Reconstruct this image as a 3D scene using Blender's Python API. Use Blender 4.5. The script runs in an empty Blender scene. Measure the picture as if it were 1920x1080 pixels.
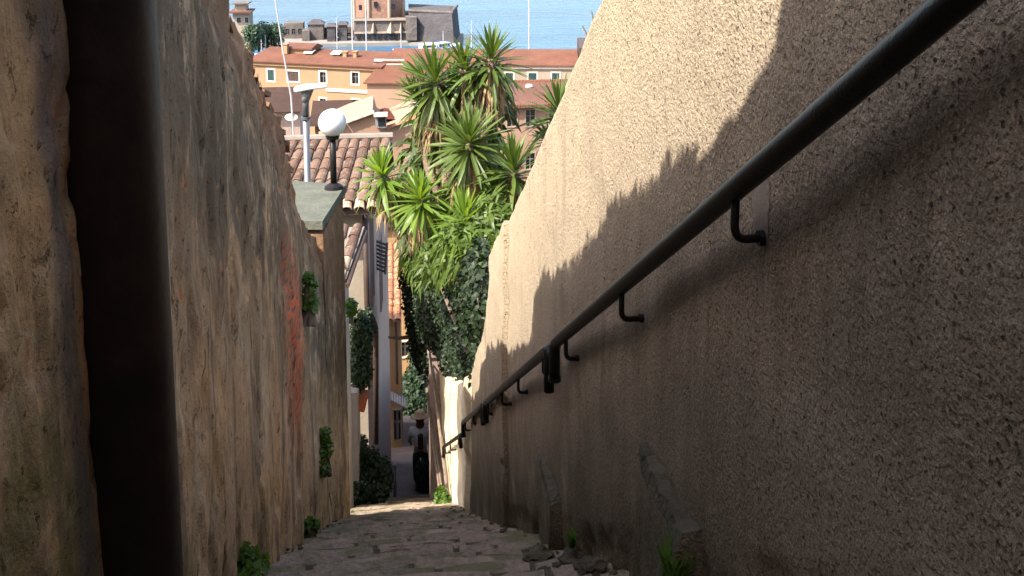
import bpy, bmesh, math, random
from math import sin, cos, tan, atan, radians as rad, pi, sqrt
from mathutils import Vector, Matrix, Euler, noise
random.seed(7)
S = bpy.context.scene
COL = S.collection
# ------------------------------------------------------------------ camera, sky, sun, exposure
F = 1900.0; CX = 960.0; CY = 80.0
TH = atan(F / 13900.0); PSI = rad(7.0158)
cam_d = bpy.data.cameras.new("camera"); cam = bpy.data.objects.new("camera", cam_d); COL.objects.link(cam)
cam_d.sensor_width = 36.0; cam_d.lens = F / 1920 * 36; cam_d.shift_y = -(540 - CY) / 1920
cam_d.clip_start = 0.05; cam_d.clip_end = 20000
cam.location = (0, 0, 0); cam.rotation_euler = (pi / 2 - TH, 0, -PSI)
S.camera = cam
SUNV = Vector((1.365, 0.90, -1.90)).normalized()       # direction the light travels
W = bpy.data.worlds.new("World"); S.world = W; W.use_nodes = True
nt = W.node_tree
sky = nt.nodes.new("ShaderNodeTexSky"); sky.sky_type = 'NISHITA'; sky.sun_disc = False
sky.sun_elevation = math.asin(-SUNV.z); sky.sun_rotation = math.atan2(-SUNV.x, -SUNV.y)
sky.air_density = 1.0; sky.dust_density = 2.5; sky.ozone_density = 1.5
bg = nt.nodes["Background"]; bg.inputs[1].default_value = 0.15
wb = nt.nodes.new("ShaderNodeMix"); wb.data_type = 'RGBA'; wb.blend_type = 'MULTIPLY'; wb.inputs[0].default_value = 1.0   # hazy afternoon: warmer than a clear sky
wb.inputs[7].default_value = (1.0, .90, .80, 1); nt.links.new(sky.outputs[0], wb.inputs[6]); nt.links.new(wb.outputs[2], bg.inputs[0])
sd = bpy.data.lights.new("sun", 'SUN'); sun = bpy.data.objects.new("sun", sd); COL.objects.link(sun)
sd.energy = 3.1; sd.angle = rad(0.5); sd.color = (1.0, 0.93, 0.82)
sun.rotation_euler = SUNV.to_track_quat('-Z', 'Y').to_euler(); sun.location = (-10, -5, 20)
S.view_settings.view_transform = 'Standard'; S.view_settings.look = 'None'
S.view_settings.exposure = 2.2; S.view_settings.gamma = 1.0; S.view_settings.use_curve_mapping = False
S.cycles.max_bounces = 12; S.cycles.diffuse_bounces = 8

SL = 0.5994                                              # drop of the stairs per metre
XR = 0.75; XL = -0.615; GC = -0.375                      # right wall, left wall, stair plane below the eye

_f = Vector((sin(PSI) * cos(TH), cos(PSI) * cos(TH), -sin(TH)))
_r = Vector((cos(PSI), -sin(PSI), 0)); _u = _r.cross(_f)
def ray(px, py): return (_f + _r * ((px - CX) / F) - _u * ((py - CY) / F))
def at(px, py, Y):
    d = ray(px, py); return d * (Y / d.y)
def atz(px, py, z):
    d = ray(px, py); return d * (z / d.z)

# ------------------------------------------------------------------ mesh helpers
class MB:
    def __init__(s): s.v = []; s.f = []; s.m = []
    def add(s, vs, fs, mi=0):
        o = len(s.v); s.v += [tuple(v) for v in vs]; s.f += [tuple(i + o for i in f) for f in fs]; s.m += [mi] * len(fs)
    def box(s, c, size, ax=None, mi=0):
        c = Vector(c); hx, hy, hz = [k / 2 for k in size]
        A = ax or (Vector((1, 0, 0)), Vector((0, 1, 0)), Vector((0, 0, 1)))
        vs = [c + A[0] * (i * hx) + A[1] * (j * hy) + A[2] * (k * hz) for i in (-1, 1) for j in (-1, 1) for k in (-1, 1)]
        s.add(vs, [(0, 1, 3, 2), (4, 6, 7, 5), (0, 4, 5, 1), (2, 3, 7, 6), (0, 2, 6, 4), (1, 5, 7, 3)], mi)
    def prism(s, poly, z0, z1, mi=0):                     # poly: [(x,y)] or per point z via functions
        n = len(poly)
        a = [(p[0], p[1], z0(p) if callable(z0) else z0) for p in poly]
        b = [(p[0], p[1], z1(p) if callable(z1) else z1) for p in poly]
        s.add(a + b, [tuple(range(n - 1, -1, -1)), tuple(range(n, 2 * n))] + [(i, (i + 1) % n, n + (i + 1) % n, n + i) for i in range(n)], mi)
    def tube(s, pts, r, n=10, caps=True, mi=0):
        pts = [Vector(p) for p in pts]; R = r if isinstance(r, (list, tuple)) else [r] * len(pts)
        t0 = (pts[1] - pts[0]).normalized(); ref = Vector((0, 0, 1)) if abs(t0.z) < .9 else Vector((1, 0, 0))
        a = t0.cross(ref).normalized(); vs = []
        for i, p in enumerate(pts):
            t = (pts[min(i + 1, len(pts) - 1)] - pts[max(i - 1, 0)]).normalized()
            a = (a - t * a.dot(t)).normalized(); b = t.cross(a)
            for k in range(n):
                w = 2 * pi * k / n; vs.append(p + (a * cos(w) + b * sin(w)) * R[i])
        fs = [(i * n + k, i * n + (k + 1) % n, (i + 1) * n + (k + 1) % n, (i + 1) * n + k) for i in range(len(pts) - 1) for k in range(n)]
        if caps: fs += [tuple(range(n - 1, -1, -1)), tuple((len(pts) - 1) * n + k for k in range(n))]
        s.add(vs, fs, mi)
    def sphere(s, c, r, nu=20, nv=12, sc=(1, 1, 1), mi=0):
        vs = []; c = Vector(c)
        for j in range(nv + 1):
            for i in range(nu):
                a = pi * j / nv; b = 2 * pi * i / nu
                vs.append((c.x + r * sc[0] * sin(a) * cos(b), c.y + r * sc[1] * sin(a) * sin(b), c.z + r * sc[2] * cos(a)))
        s.add(vs, [(j * nu + i, (j + 1) * nu + i, (j + 1) * nu + (i + 1) % nu, j * nu + (i + 1) % nu) for j in range(nv) for i in range(nu)], mi)
ORG = {}
def link_mesh(name, mb, mat, org=Vector((0, 0, 0)), smooth=False, fix=True):
    me = bpy.data.meshes.new(name)
    me.from_pydata([(v[0] - org.x, v[1] - org.y, v[2] - org.z) for v in mb.v], [], mb.f)
    for m in (mat if isinstance(mat, (list, tuple)) else [mat]): me.materials.append(m)
    if any(mb.m): me.polygons.foreach_set('material_index', mb.m)
    if fix:
        bm = bmesh.new(); bm.from_mesh(me); bmesh.ops.recalc_face_normals(bm, faces=bm.faces); bm.to_mesh(me); bm.free()
    if smooth: me.polygons.foreach_set('use_smooth', [True] * len(me.polygons))
    me.update(); return me
def obj(name, mb, mat, parent=None, smooth=False, kind=None, fix=True, label=None):
    if parent is not None: org = ORG[parent.name]
    else:
        n = max(1, len(mb.v)); xs = [v[0] for v in mb.v]; ys = [v[1] for v in mb.v]; zs = [v[2] for v in mb.v]
        org = Vector(((min(xs) + max(xs)) / 2, (min(ys) + max(ys)) / 2, min(zs)))
    me = link_mesh(name, mb, mat, org, smooth, fix)
    o = bpy.data.objects.new(name, me); COL.objects.link(o); ORG[o.name] = org
    if parent is not None: o.parent = parent
    else: o.location = org
    if kind: o['kind'] = kind
    if label: o['label'] = label
    return o
def tag(o, label, cat, group=None):
    o['label'] = label; o['category'] = cat
    if group: o['group'] = group
    return o
def thing(name, loc, label, cat, group=None):
    o = bpy.data.objects.new(name, None); COL.objects.link(o); o.location = loc; ORG[o.name] = Vector(loc); o.empty_display_size = .2
    return tag(o, label, cat, group)
def piece(name, me, M, parent, kind=None):                # shared-mesh piece, M in world
    o = bpy.data.objects.new(name, me); COL.objects.link(o); o.parent = parent
    o.matrix_basis = Matrix.Translation(-ORG[parent.name]) @ M
    return o
def fbm(p, o=4): return noise.fractal(Vector(p), 1.0, 2.0, o, noise_basis='PERLIN_ORIGINAL')

# ------------------------------------------------------------------ materials
class NT:
    def __init__(s, name, rough=.85, spec=.3):
        s.mat = bpy.data.materials.new(name); s.mat.use_nodes = True; s.t = s.mat.node_tree; s.n = s.t.nodes; s.l = s.t.links
        s.b = s.n["Principled BSDF"]; s.b.inputs['Roughness'].default_value = rough; s.b.inputs['Specular IOR Level'].default_value = spec
        s.geo = s.n.new("ShaderNodeNewGeometry"); s.hs = []
    def coord(s, scale=(1, 1, 1), rot=(0, 0, 0)):
        m = s.n.new("ShaderNodeMapping"); m.inputs['Scale'].default_value = scale; m.inputs['Rotation'].default_value = rot
        s.l.new(s.geo.outputs['Position'], m.inputs['Vector']); return m.outputs[0]
    def noise(s, scale, detail=4, rough=.55, co=(1, 1, 1), dist=0):
        n = s.n.new("ShaderNodeTexNoise"); n.inputs['Scale'].default_value = scale; n.inputs['Detail'].default_value = detail
        n.inputs['Roughness'].default_value = rough; n.inputs['Distortion'].default_value = dist
        s.l.new(s.coord(co), n.inputs['Vector']); return n.outputs['Fac']
    def voro(s, scale, co=(1, 1, 1), feat='F1'):
        n = s.n.new("ShaderNodeTexVoronoi"); n.feature = feat; n.inputs['Scale'].default_value = scale
        s.l.new(s.coord(co), n.inputs['Vector']); return n.outputs['Distance']
    def ramp(s, fac, stops):
        r = s.n.new("ShaderNodeValToRGB"); e = r.color_ramp.elements
        while len(e) < len(stops): e.new(.5)
        for k, (p, c) in enumerate(stops):
            e[k].position = p; e[k].color = (*c, 1) if isinstance(c, (list, tuple)) else (c, c, c, 1)
        s.l.new(fac, r.inputs[0]); return r.outputs[0]
    def mix(s, fac, a, b, mode='MIX'):
        m = s.n.new("ShaderNodeMix"); m.data_type = 'RGBA'; m.blend_type = mode
        for idx, v in ((0, fac), (6, a), (7, b)):
            if isinstance(v, (int, float)): m.inputs[idx].default_value = v if idx == 0 else (v, v, v, 1)
            elif isinstance(v, (tuple, list)): m.inputs[idx].default_value = (*v, 1)
            else: s.l.new(v, m.inputs[idx])
        return m.outputs[2]
    def math(s, op, a, b=0.0):
        m = s.n.new("ShaderNodeMath"); m.operation = op
        for i, v in enumerate((a, b)):
            if isinstance(v, (int, float)): m.inputs[i].default_value = v
            else: s.l.new(v, m.inputs[i])
        return m.outputs[0]
    def map(s, v, a, b, c=0.0, d=1.0):
        m = s.n.new("ShaderNodeMapRange"); s.l.new(v, m.inputs[0])
        for i, k in enumerate((a, b, c, d)): m.inputs[i + 1].default_value = k
        return m.outputs[0]
    def axis(s, i):
        x = s.n.new("ShaderNodeSeparateXYZ"); s.l.new(s.geo.outputs['Position'], x.inputs[0]); return x.outputs[i]
    def rnd(s):
        o = s.n.new("ShaderNodeObjectInfo"); return o.outputs['Random']
    def color(s, c):
        if isinstance(c, (tuple, list)): s.b.inputs['Base Color'].default_value = (*c, 1)
        else: s.l.new(c, s.b.inputs['Base Color'])
    def bump(s, h, dist=.01, strength=1.0):
        b = s.n.new("ShaderNodeBump"); b.inputs['Distance'].default_value = dist; b.inputs['Strength'].default_value = strength
        s.l.new(h, b.inputs['Height'])
        if s.hs: s.l.new(s.hs[-1], b.inputs['Normal'])
        s.hs.append(b.outputs[0]); s.l.new(b.outputs[0], s.b.inputs['Normal'])
def simple(name, c, rough=.8, var=.25, scale=6, spec=.3, metal=0, bump=0, bscale=60, streak=0):
    m = NT(name, rough, spec); m.b.inputs['Metallic'].default_value = metal
    n = m.noise(scale, 5, .6)
    col = m.mix(m.map(n, .3, .7), tuple(k * (1 - var) for k in c), tuple(min(1, k * (1 + var)) for k in c))
    if streak:
        st = m.noise(3.0, 5, .65, co=(2.2, 2.2, .18))
        col = m.mix(m.map(st, .5, .75, 0, streak), col, tuple(k * .45 for k in c))
    m.color(col)
    if bump: m.bump(m.noise(bscale, 3), bump)
    return m.mat

def plaster_left():
    m = NT("old_ochre_plaster", .92, .15)
    y = m.axis(1); z = m.axis(2)
    c = m.math('ADD', z, m.math('MULTIPLY', y, SL))                       # height above the stair slope
    big = m.noise(1.3, 6, .62, dist=.3); fine = m.noise(16, 6, .7)
    base = m.mix(m.map(big, .38, .62), (.57, .36, .185), (.45, .305, .185))
    base = m.mix(m.map(m.noise(2.7, 5, .6, co=(1, 1, .7), dist=.4), .50, .66), base, (.58, .43, .285))
    # run-off streaks, broad and thin
    s1 = m.noise(2.3, 7, .7, co=(1, 1.6, .30), dist=.5); s2 = m.noise(6.5, 6, .72, co=(1, 1.4, .32), dist=.4)
    base = m.mix(m.map(s1, .50, .62, 0, .80), base, (.155, .115, .085))
    base = m.mix(m.map(s2, .55, .66, 0, .65), base, (.13, .095, .07))
    # black crust and lichen high on the wall
    crust = m.noise(2.6, 7, .74, co=(1, 1.1, .6), dist=.7)
    hi = m.math('MULTIPLY', m.map(c, .35, 1.2), m.map(crust, .36, .50))
    base = m.mix(m.math('MULTIPLY', hi, .92), base, (.095, .072, .048))
    base = m.mix(m.math('MULTIPLY', m.math('MULTIPLY', m.map(c, .8, 1.9), m.map(m.noise(5.5, 6, .7, co=(1, 1, .5), dist=.5), .57, .63)), .8), base, (.42, .34, .24))
    base = m.mix(m.math('MULTIPLY', m.map(c, 1.7, 2.15), .7), base, (.20, .105, .06))
    # bare brick showing in one patch
    p1 = m.math('MULTIPLY', m.map(m.math('ABSOLUTE', m.math('SUBTRACT', y, 6.15)), .25, .65, 1, 0), m.map(m.math('ABSOLUTE', m.math('SUBTRACT', c, .92)), .30, .80, 1, 0))
    p1 = m.math('MULTIPLY', p1, m.map(m.noise(5, 5, .7, dist=.6), .36, .46))
    br = m.n.new("ShaderNodeTexBrick"); br.inputs['Scale'].default_value = 1; br.inputs['Color1'].default_value = (.55, .13, .055, 1); br.inputs['Color2'].default_value = (.40, .11, .05, 1)
    br.inputs['Mortar'].default_value = (.16, .10, .07, 1); br.inputs['Brick Width'].default_value = .26; br.inputs['Row Height'].default_value = .07; br.inputs['Mortar Size'].default_value = .010
    cmb = m.n.new("ShaderNodeCombineXYZ"); m.l.new(y, cmb.inputs[0]); m.l.new(z, cmb.inputs[1]); m.l.new(cmb.outputs[0], br.inputs['Vector'])
    base = m.mix(p1, base, br.outputs['Color'])
    # orange scars and pits
    base = m.mix(m.math('MULTIPLY', m.map(m.noise(6.5, 7, .76, dist=.5), .61, .66), .85), base, (.50, .20, .075))
    scar = m.noise(9, 7, .78, co=(1, 1, .7), dist=.6)
    base = m.mix(m.map(scar, .64, .69, 0, .92), base, (.045, .03, .022))
    pit = m.noise(34, 5, .72, dist=.3)
    pitm = m.math('MULTIPLY', m.map(pit, .62, .68), m.map(m.noise(2.1, 4, .6), .42, .60))
    base = m.mix(m.math('MULTIPLY', pitm, .9), base, (.05, .035, .025))
    # moss low down, and on the nearest stretch
    moss = m.math('MULTIPLY', m.map(c, -.30, .25, 1, 0), m.map(m.noise(4, 5, .7), .42, .6))
    base = m.mix(m.math('MULTIPLY', moss, .6), base, (.085, .085, .03))
    near = m.math('MULTIPLY', m.map(y, 1.75, 2.0, 1, 0), m.math('MULTIPLY', m.map(c, .75, .05), m.map(m.noise(5, 6, .7), .40, .56)))
    base = m.mix(m.math('MULTIPLY', near, .7), base, (.12, .115, .035))
    # blue-black water stain and crumbling orange arris of the nearest stretch
    wob = m.math('ADD', y, m.math('MULTIPLY', m.math('SUBTRACT', m.noise(2.2, 5, .6), .5), .22))
    band = m.math('MULTIPLY', m.map(m.math('ABSOLUTE', m.math('SUBTRACT', wob, 1.79)), .02, .085, 1, 0), m.map(m.noise(4, 5, .7, co=(1, 1, .4)), .30, .55))
    base = m.mix(m.math('MULTIPLY', band, .78), base, (.075, .07, .075))
    ar = m.math('MULTIPLY', m.map(wob, 1.845, 1.885), m.map(y, 2.05, 2.02))
    base = m.mix(m.math('MULTIPLY', ar, m.map(m.noise(8, 6, .75), .40, .52)), base, (.48, .22, .085))
    base = m.mix(m.math('MULTIPLY', ar, m.map(m.noise(7, 6, .75, dist=.8), .52, .60)), base, (.03, .022, .018))
    base = m.mix(m.map(fine, .35, .65, 0, .35), base, m.mix(1.0, base, (.45, .42, .40), 'MULTIPLY'))
    m.color(base)
    m.bump(m.noise(3.5, 5, .55), .015)
    m.bump(m.math('MULTIPLY', m.map(scar, .60, .69), -1.0), .018)
    m.bump(m.math('MULTIPLY', pitm, -1.0), .012)
    m.bump(m.noise(30, 5, .7), .007)
    m.bump(m.noise(110, 3, .7), .0025)
    return m.mat

def plaster_right():
    m = NT("roughcast_render", .93, .12)
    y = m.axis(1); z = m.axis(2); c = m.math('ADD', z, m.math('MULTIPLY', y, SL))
    big = m.noise(1.0, 6, .6); st = m.noise(1.6, 6, .68, co=(1, 1.5, .22), dist=.3); st2 = m.noise(4.2, 5, .7, co=(1, 1.8, .14))
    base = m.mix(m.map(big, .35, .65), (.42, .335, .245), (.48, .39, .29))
    base = m.mix(m.map(c, .5, 1.5), base, (.52, .43, .305))  # paler upward: part of the sunlit top is put into the colour
    base = m.mix(m.map(st, .55, .75, 0, .5), base, (.20, .15, .115))
    base = m.mix(m.map(st2, .56, .74, 0, .45), base, (.23, .175, .13))
    base = m.mix(m.map(st2, .28, .42, .40, 0), base, (.52, .43, .32))
    # streaky dark band along the rail line, and a darker wall foot
    dirt_shade = m.math('MULTIPLY', m.map(c, .34, -.22), m.map(m.noise(2.2, 5, .65), .20, .50))  # dirt mixed with painted shade, deepening towards the wall foot
    dirt_shade = m.math('MULTIPLY', dirt_shade, m.map(y, 1.7, 2.7, .25, 1))
    base = m.mix(m.math('MULTIPLY', dirt_shade, .80), base, (.095, .075, .05))
    rail_band = m.math('MULTIPLY', m.map(m.math('ABSOLUTE', m.math('SUBTRACT', c, .42)), .12, .55, 1, 0), m.map(m.noise(3.6, 6, .7, co=(1, 2.4, .4)), .42, .66))
    base = m.mix(m.math('MULTIPLY', rail_band, .40), base, (.125, .09, .065))
    moss = m.math('MULTIPLY', m.math('MULTIPLY', m.map(c, .35, -.3), m.map(y, 1.6, 2.6)), m.map(m.noise(3.5, 5, .7), .42, .6))  # moss, strengthened downhill to add to the painted shade at the foot
    base = m.mix(m.math('MULTIPLY', moss, .65), base, (.085, .088, .04))
    reds = m.math('MULTIPLY', m.map(m.noise(.9, 4), .45, .62), m.map(c, .6, -.1))
    base = m.mix(m.math('MULTIPLY', reds, .15), base, (.33, .235, .165))
    g = m.noise(70, 4, .6); pits = m.math('MULTIPLY', m.map(m.voro(50), .30, .16), m.map(m.noise(17, 4, .65), .46, .60))
    pm = m.map(m.noise(2.2, 5), .25, .75, .35, 1.0)
    base = m.mix(m.math('MULTIPLY', m.math('MULTIPLY', pits, pm), .8), base, (.06, .042, .034))
    gr = m.voro(110); base = m.mix(m.map(gr, .15, .6, 0, .5), base, m.mix(1.0, base, (.45, .42, .4), 'MULTIPLY'))
    m.color(base)
    m.bump(m.noise(4, 5), .012)
    m.bump(g, .020)
    m.bump(m.math('MULTIPLY', pits, -1.0), .012)
    m.bump(m.noise(150, 3, .6), .006)
    return m.mat

def stone_mat():
    m = NT("worn_step_stone", .85, .3)
    rn = m.rnd(); n = m.noise(7, 6, .65); f = m.noise(45, 4, .7)
    c = m.mix(rn, (.20, .14, .10), (.31, .225, .165)); c = m.mix(m.map(n, .35, .65), c, (.16, .125, .10))
    c = m.mix(m.map(f, .42, .7, 0, .7), c, (.30, .235, .19)); c = m.mix(m.map(f, .25, .42, .7, 0), c, (.06, .05, .04))
    ms = m.math('MULTIPLY', m.map(m.noise(3.4, 6, .75), .46, .58), .7); c = m.mix(ms, c, (.085, .085, .03))
    m.color(c); m.bump(n, .035); m.bump(f, .012); return m.mat

def water():
    m = NT("sea_water", .16, .5)
    w = m.noise(.12, 6, .65, co=(.45, 1.6, 1)); b = m.noise(.008, 4, .5, co=(1, 3, 1))
    c = m.mix(m.map(b, .3, .7), (.008, .060, .125), (.022, .100, .180)); m.color(c)
    m.bump(w, 3.0, .95); m.bump(m.noise(.5, 4, .6, co=(.6, 1.5, 1)), .35, .7); return m.mat

def leaf(name, c1, c2, tr=.35, rough=.45):
    m = NT(name, rough, .2 if 'ivy' in name or 'bush' in name else .35); rn = m.rnd()
    n = m.noise(2.5, 3); c = m.mix(m.math('MULTIPLY', m.math('ADD', rn, n), .5), c1, c2); m.color(c)
    t = m.n.new("ShaderNodeBsdfTranslucent"); t.inputs[0].default_value = (c2[0] * 1.6, c2[1] * 1.7, c2[2] * .8, 1)
    mx = m.n.new("ShaderNodeMixShader"); mx.inputs[0].default_value = tr
    out = m.n["Material Output"]; m.l.new(m.b.outputs[0], mx.inputs[1]); m.l.new(t.outputs[0], mx.inputs[2]); m.l.new(mx.outputs[0], out.inputs[0])
    return m.mat

def tile_far(name, c, ang=0, sc=3.2):
    m = NT(name, .85, .2)
    n = m.noise(.35, 6, .65); n2 = m.noise(2.5, 4, .7)
    col = m.mix(m.map(n, .3, .7), tuple(k * .72 for k in c), tuple(k * 1.18 for k in c)); col = m.mix(m.map(n2, .45, .7, 0, .5), col, tuple(k * .55 for k in c))
    wv = m.n.new("ShaderNodeTexWave"); wv.inputs['Scale'].default_value = sc; wv.inputs['Distortion'].default_value = .3
    m.l.new(m.coord((1, 1, 1), (0, 0, ang)), wv.inputs['Vector'])
    m.color(m.mix(m.map(wv.outputs['Fac'], 0, .4, .35, 0), col, tuple(k * .4 for k in c)))
    m.bump(wv.outputs['Fac'], .06); return m.mat

def tile_mat(name, a, b, lich=(.3, .27, .2)):
    m = NT(name, .88, .2); rn = m.rnd(); c = m.mix(rn, a, b); n = m.noise(9, 5, .7)
    c = m.mix(m.map(n, .5, .66, 0, .75), c, lich); c = m.mix(m.map(m.noise(4, 4), .5, .7, 0, .6), c, (.06, .045, .035)); m.color(c); m.bump(n, .01); return m.mat

M = dict(
 left=plaster_left(), right=plaster_right(), stone=stone_mat(), water=water(),
 mortar=simple("step_mortar", (.055, .045, .028), .95, .4, 9, bump=.02, bscale=30),
 earth=simple("dry_earth", (.10, .085, .055), .95, .4, 2, bump=.03, bscale=8),
 mossy=simple("mossy_stone", (.052, .044, .028), .9, .45, 7, bump=.03, bscale=22),
 slab=simple("grey_green_slab", (.075, .080, .062), .85, .22, 5, bump=.01, bscale=30, streak=.5),
 pipe=simple("dark_brown_paint", (.018, .0085, .006), .62, .6, 5, .22, bump=.002, bscale=30),
 iron=simple("black_iron_paint", (.010, .009, .009), .42, .4, 30, .16, bump=.001, bscale=150),
 cement=simple("patch_cement", (.24, .19, .15), .9, .15, 12, bump=.004, bscale=60),
 globe=simple("opal_glass", (.52, .53, .54), .25, .01, 2, .5),
 galv=simple("galvanised_steel", (.13, .135, .15), .4, .15, 12, .5, metal=.6),
 lamphead=simple("pale_grey_lamp_shell", (.36, .40, .47), .35, .05, 4, .5),
 cream=simple("cream_render", (.28, .24, .19), .9, .12, 1.2, streak=.35, bump=.006, bscale=20),
 pinkw=simple("pale_pink_render", (.31, .235, .20), .9, .14, 1.2, streak=.4, bump=.006, bscale=20),
 white=simple("whitewash", (.28, .265, .255), .9, .15, 2, streak=.4, bump=.006, bscale=25),
 ochre=simple("ochre_render", (.30, .18, .085), .9, .15, 1.0, streak=.35, bump=.006, bscale=20),
 yellow=simple("yellow_ochre_far_render", (.245, .155, .09), .9, .10, .3, streak=.2),
 peach=simple("peach_far_render", (.26, .165, .115), .9, .10, .3, streak=.2),
 palecream=simple("pale_cream_far_render", (.25, .20, .155), .9, .08, .3, streak=.15),
 trim=simple("white_trim", (.42, .39, .34), .8, .08, 1),
 pane=simple("dark_window_glass", (.012, .016, .022), .12, .2, 2, .6),
 shut=simple("dark_green_shutter", (.02, .045, .045), .5, .3, 3),
 shutb=simple("brown_shutter", (.05, .032, .026), .6, .3, 3),
 wood=simple("grey_painted_wood", (.16, .16, .15), .7, .2, 3),
 tfar=tile_far("orange_far_tiles", (.19, .082, .052)), tfar2=tile_far("faded_far_tiles", (.18, .082, .056)),
 tnear=tile_mat("old_roof_tile", (.075, .040, .030), (.14, .085, .062), (.17, .15, .11)), tlight=tile_mat("pale_roof_tile", (.30, .19, .13), (.36, .26, .19), (.4, .35, .29)),
 torange=tile_mat("orange_roof_tile", (.26, .09, .04), (.32, .15, .08)), ridge=simple("ridge_mortar", (.16, .14, .12), .9, .2, 6),
 tbrown=tile_far("brown_mid_tiles", (.085, .048, .036), rad(8), 6), tred=tile_far("red_mid_tiles", (.17, .04, .025), 0, 8),
 fort=simple("fort_grey_stone", (.095, .082, .075), .95, .3, .25, bump=.3, bscale=.8), fortd=simple("bastion_dark_stone", (.055, .051, .055), .95, .25, .3, bump=.3, bscale=.8, streak=.5),
 tower=simple("tower_brick_red", (.20, .115, .085), .95, .22, .35, bump=.2, bscale=1, streak=.35), towerb=simple("tower_pale_band", (.26, .20, .155), .95, .2, .5),
 bark=simple("yucca_bark", (.16, .115, .08), .95, .45, 9, bump=.03, bscale=30),
 deadleaf=leaf("dead_yucca_leaf", (.17, .11, .06), (.30, .21, .12), .2, .8),
 yl1=leaf("yucca_leaf_shaded", (.034, .060, .013), (.085, .125, .022), .25), yl2=leaf("yucca_leaf_sunlit", (.06, .12, .018), (.145, .21, .028), .4),  # sunlit and shaded leaf heads get separate colours, light painted in
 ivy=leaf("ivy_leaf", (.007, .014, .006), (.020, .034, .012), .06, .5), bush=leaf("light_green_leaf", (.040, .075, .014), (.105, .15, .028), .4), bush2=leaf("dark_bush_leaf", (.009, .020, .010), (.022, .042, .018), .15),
 weed=leaf("weed_leaf", (.035, .08, .012), (.08, .145, .022), .35), twig=simple("dry_twig", (.13, .10, .075), .9, .3, 8),
 tree=leaf("far_tree_leaf", (.02, .045, .022), (.04, .07, .03), .1), boat=simple("white_boat_hull", (.50, .50, .50), .35, .05, 1), blue=simple("blue_boat_cover", (.05, .13, .32), .6, .2, 1),
 mast=simple("aluminium_mast", (.33, .33, .34), .45, .1, 1), terra=simple("terracotta", (.34, .11, .06), .8, .2, 9), quay=simple("quay_concrete", (.17, .16, .15), .9, .2, .2),
 skin=simple("skin", (.42, .24, .17), .6, .06, 9), shirt=simple("white_cotton", (.75, .74, .72), .9, .06, 9), skirt=simple("dark_green_cloth", (.018, .035, .028), .9, .2, 9), hair=simple("auburn_hair", (.16, .055, .03), .6, .3, 30), hat=simple("straw_hat", (.58, .38, .20), .85, .15, 60), bag=simple("dark_red_bag", (.075, .02, .018), .8, .2, 9), shoe=simple("dark_shoe", (.02, .018, .018), .6, .2, 9),
 awn=simple("grey_awning", (.30, .30, .30), .8, .1, 9), path=simple("grey_paving", (.15, .115, .10), .9, .25, 1.5, bump=.02, bscale=9),
)

# ------------------------------------------------------------------ setting: sea, hillside, quay
mb = MB(); mb.add([(-9000, 150, -39.5), (9000, 150, -39.5), (9000, 16000, -39.5), (-9000, 16000, -39.5)], [(0, 1, 2, 3)])
obj('sea', mb, M['water'], kind='structure')
def ground_z(y):
    if y < -8: return GC + SL * 8
    if y < 20: return GC - SL * y
    z = GC - SL * 20
    if y < 26: return z - .4 * (y - 20)
    z -= 2.4
    if y < 31: return z - .35 * (y - 26)
    z -= 1.75
    if y < 100: return z + (-37.6 - z) * (y - 31) / 69
    if y < 152: return -37.6
    return -46
mb = MB(); ys = [-60, -30, -8] + list(range(-7, 33)) + [36, 42, 50, 60, 75, 90, 100, 120, 150, 156, 170]
xs = [-300, -120, -60, -30, -15, -8, -4, -2, -1.5, -1.0, 1.15, 1.6, 2.2, 4, 8, 15, 30, 60, 120, 300]
vs = []
for y in ys:
    for x in xs:
        z = ground_z(y) - .45
        if y <= 24: z += (1.0 if x > 1.5 else (.8 if x < -1.4 else 0)) * (1 if y < 16 else 0)
        if abs(x) > 3: z += fbm((x * .08, y * .08, 3), 3) * 1.2
        vs.append((x, y, z))
n = len(xs)
mb.add(vs, [(j * n + i, j * n + i + 1, (j + 1) * n + i + 1, (j + 1) * n + i) for j in range(len(ys) - 1) for i in range(n - 1)])
obj('hillside', mb, M['earth'], kind='structure', smooth=True)
mb = MB(); mb.box((0, 130, -39.2), (400, 46, 2.0)); obj('quay', mb, M['quay'], kind='structure')

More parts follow.
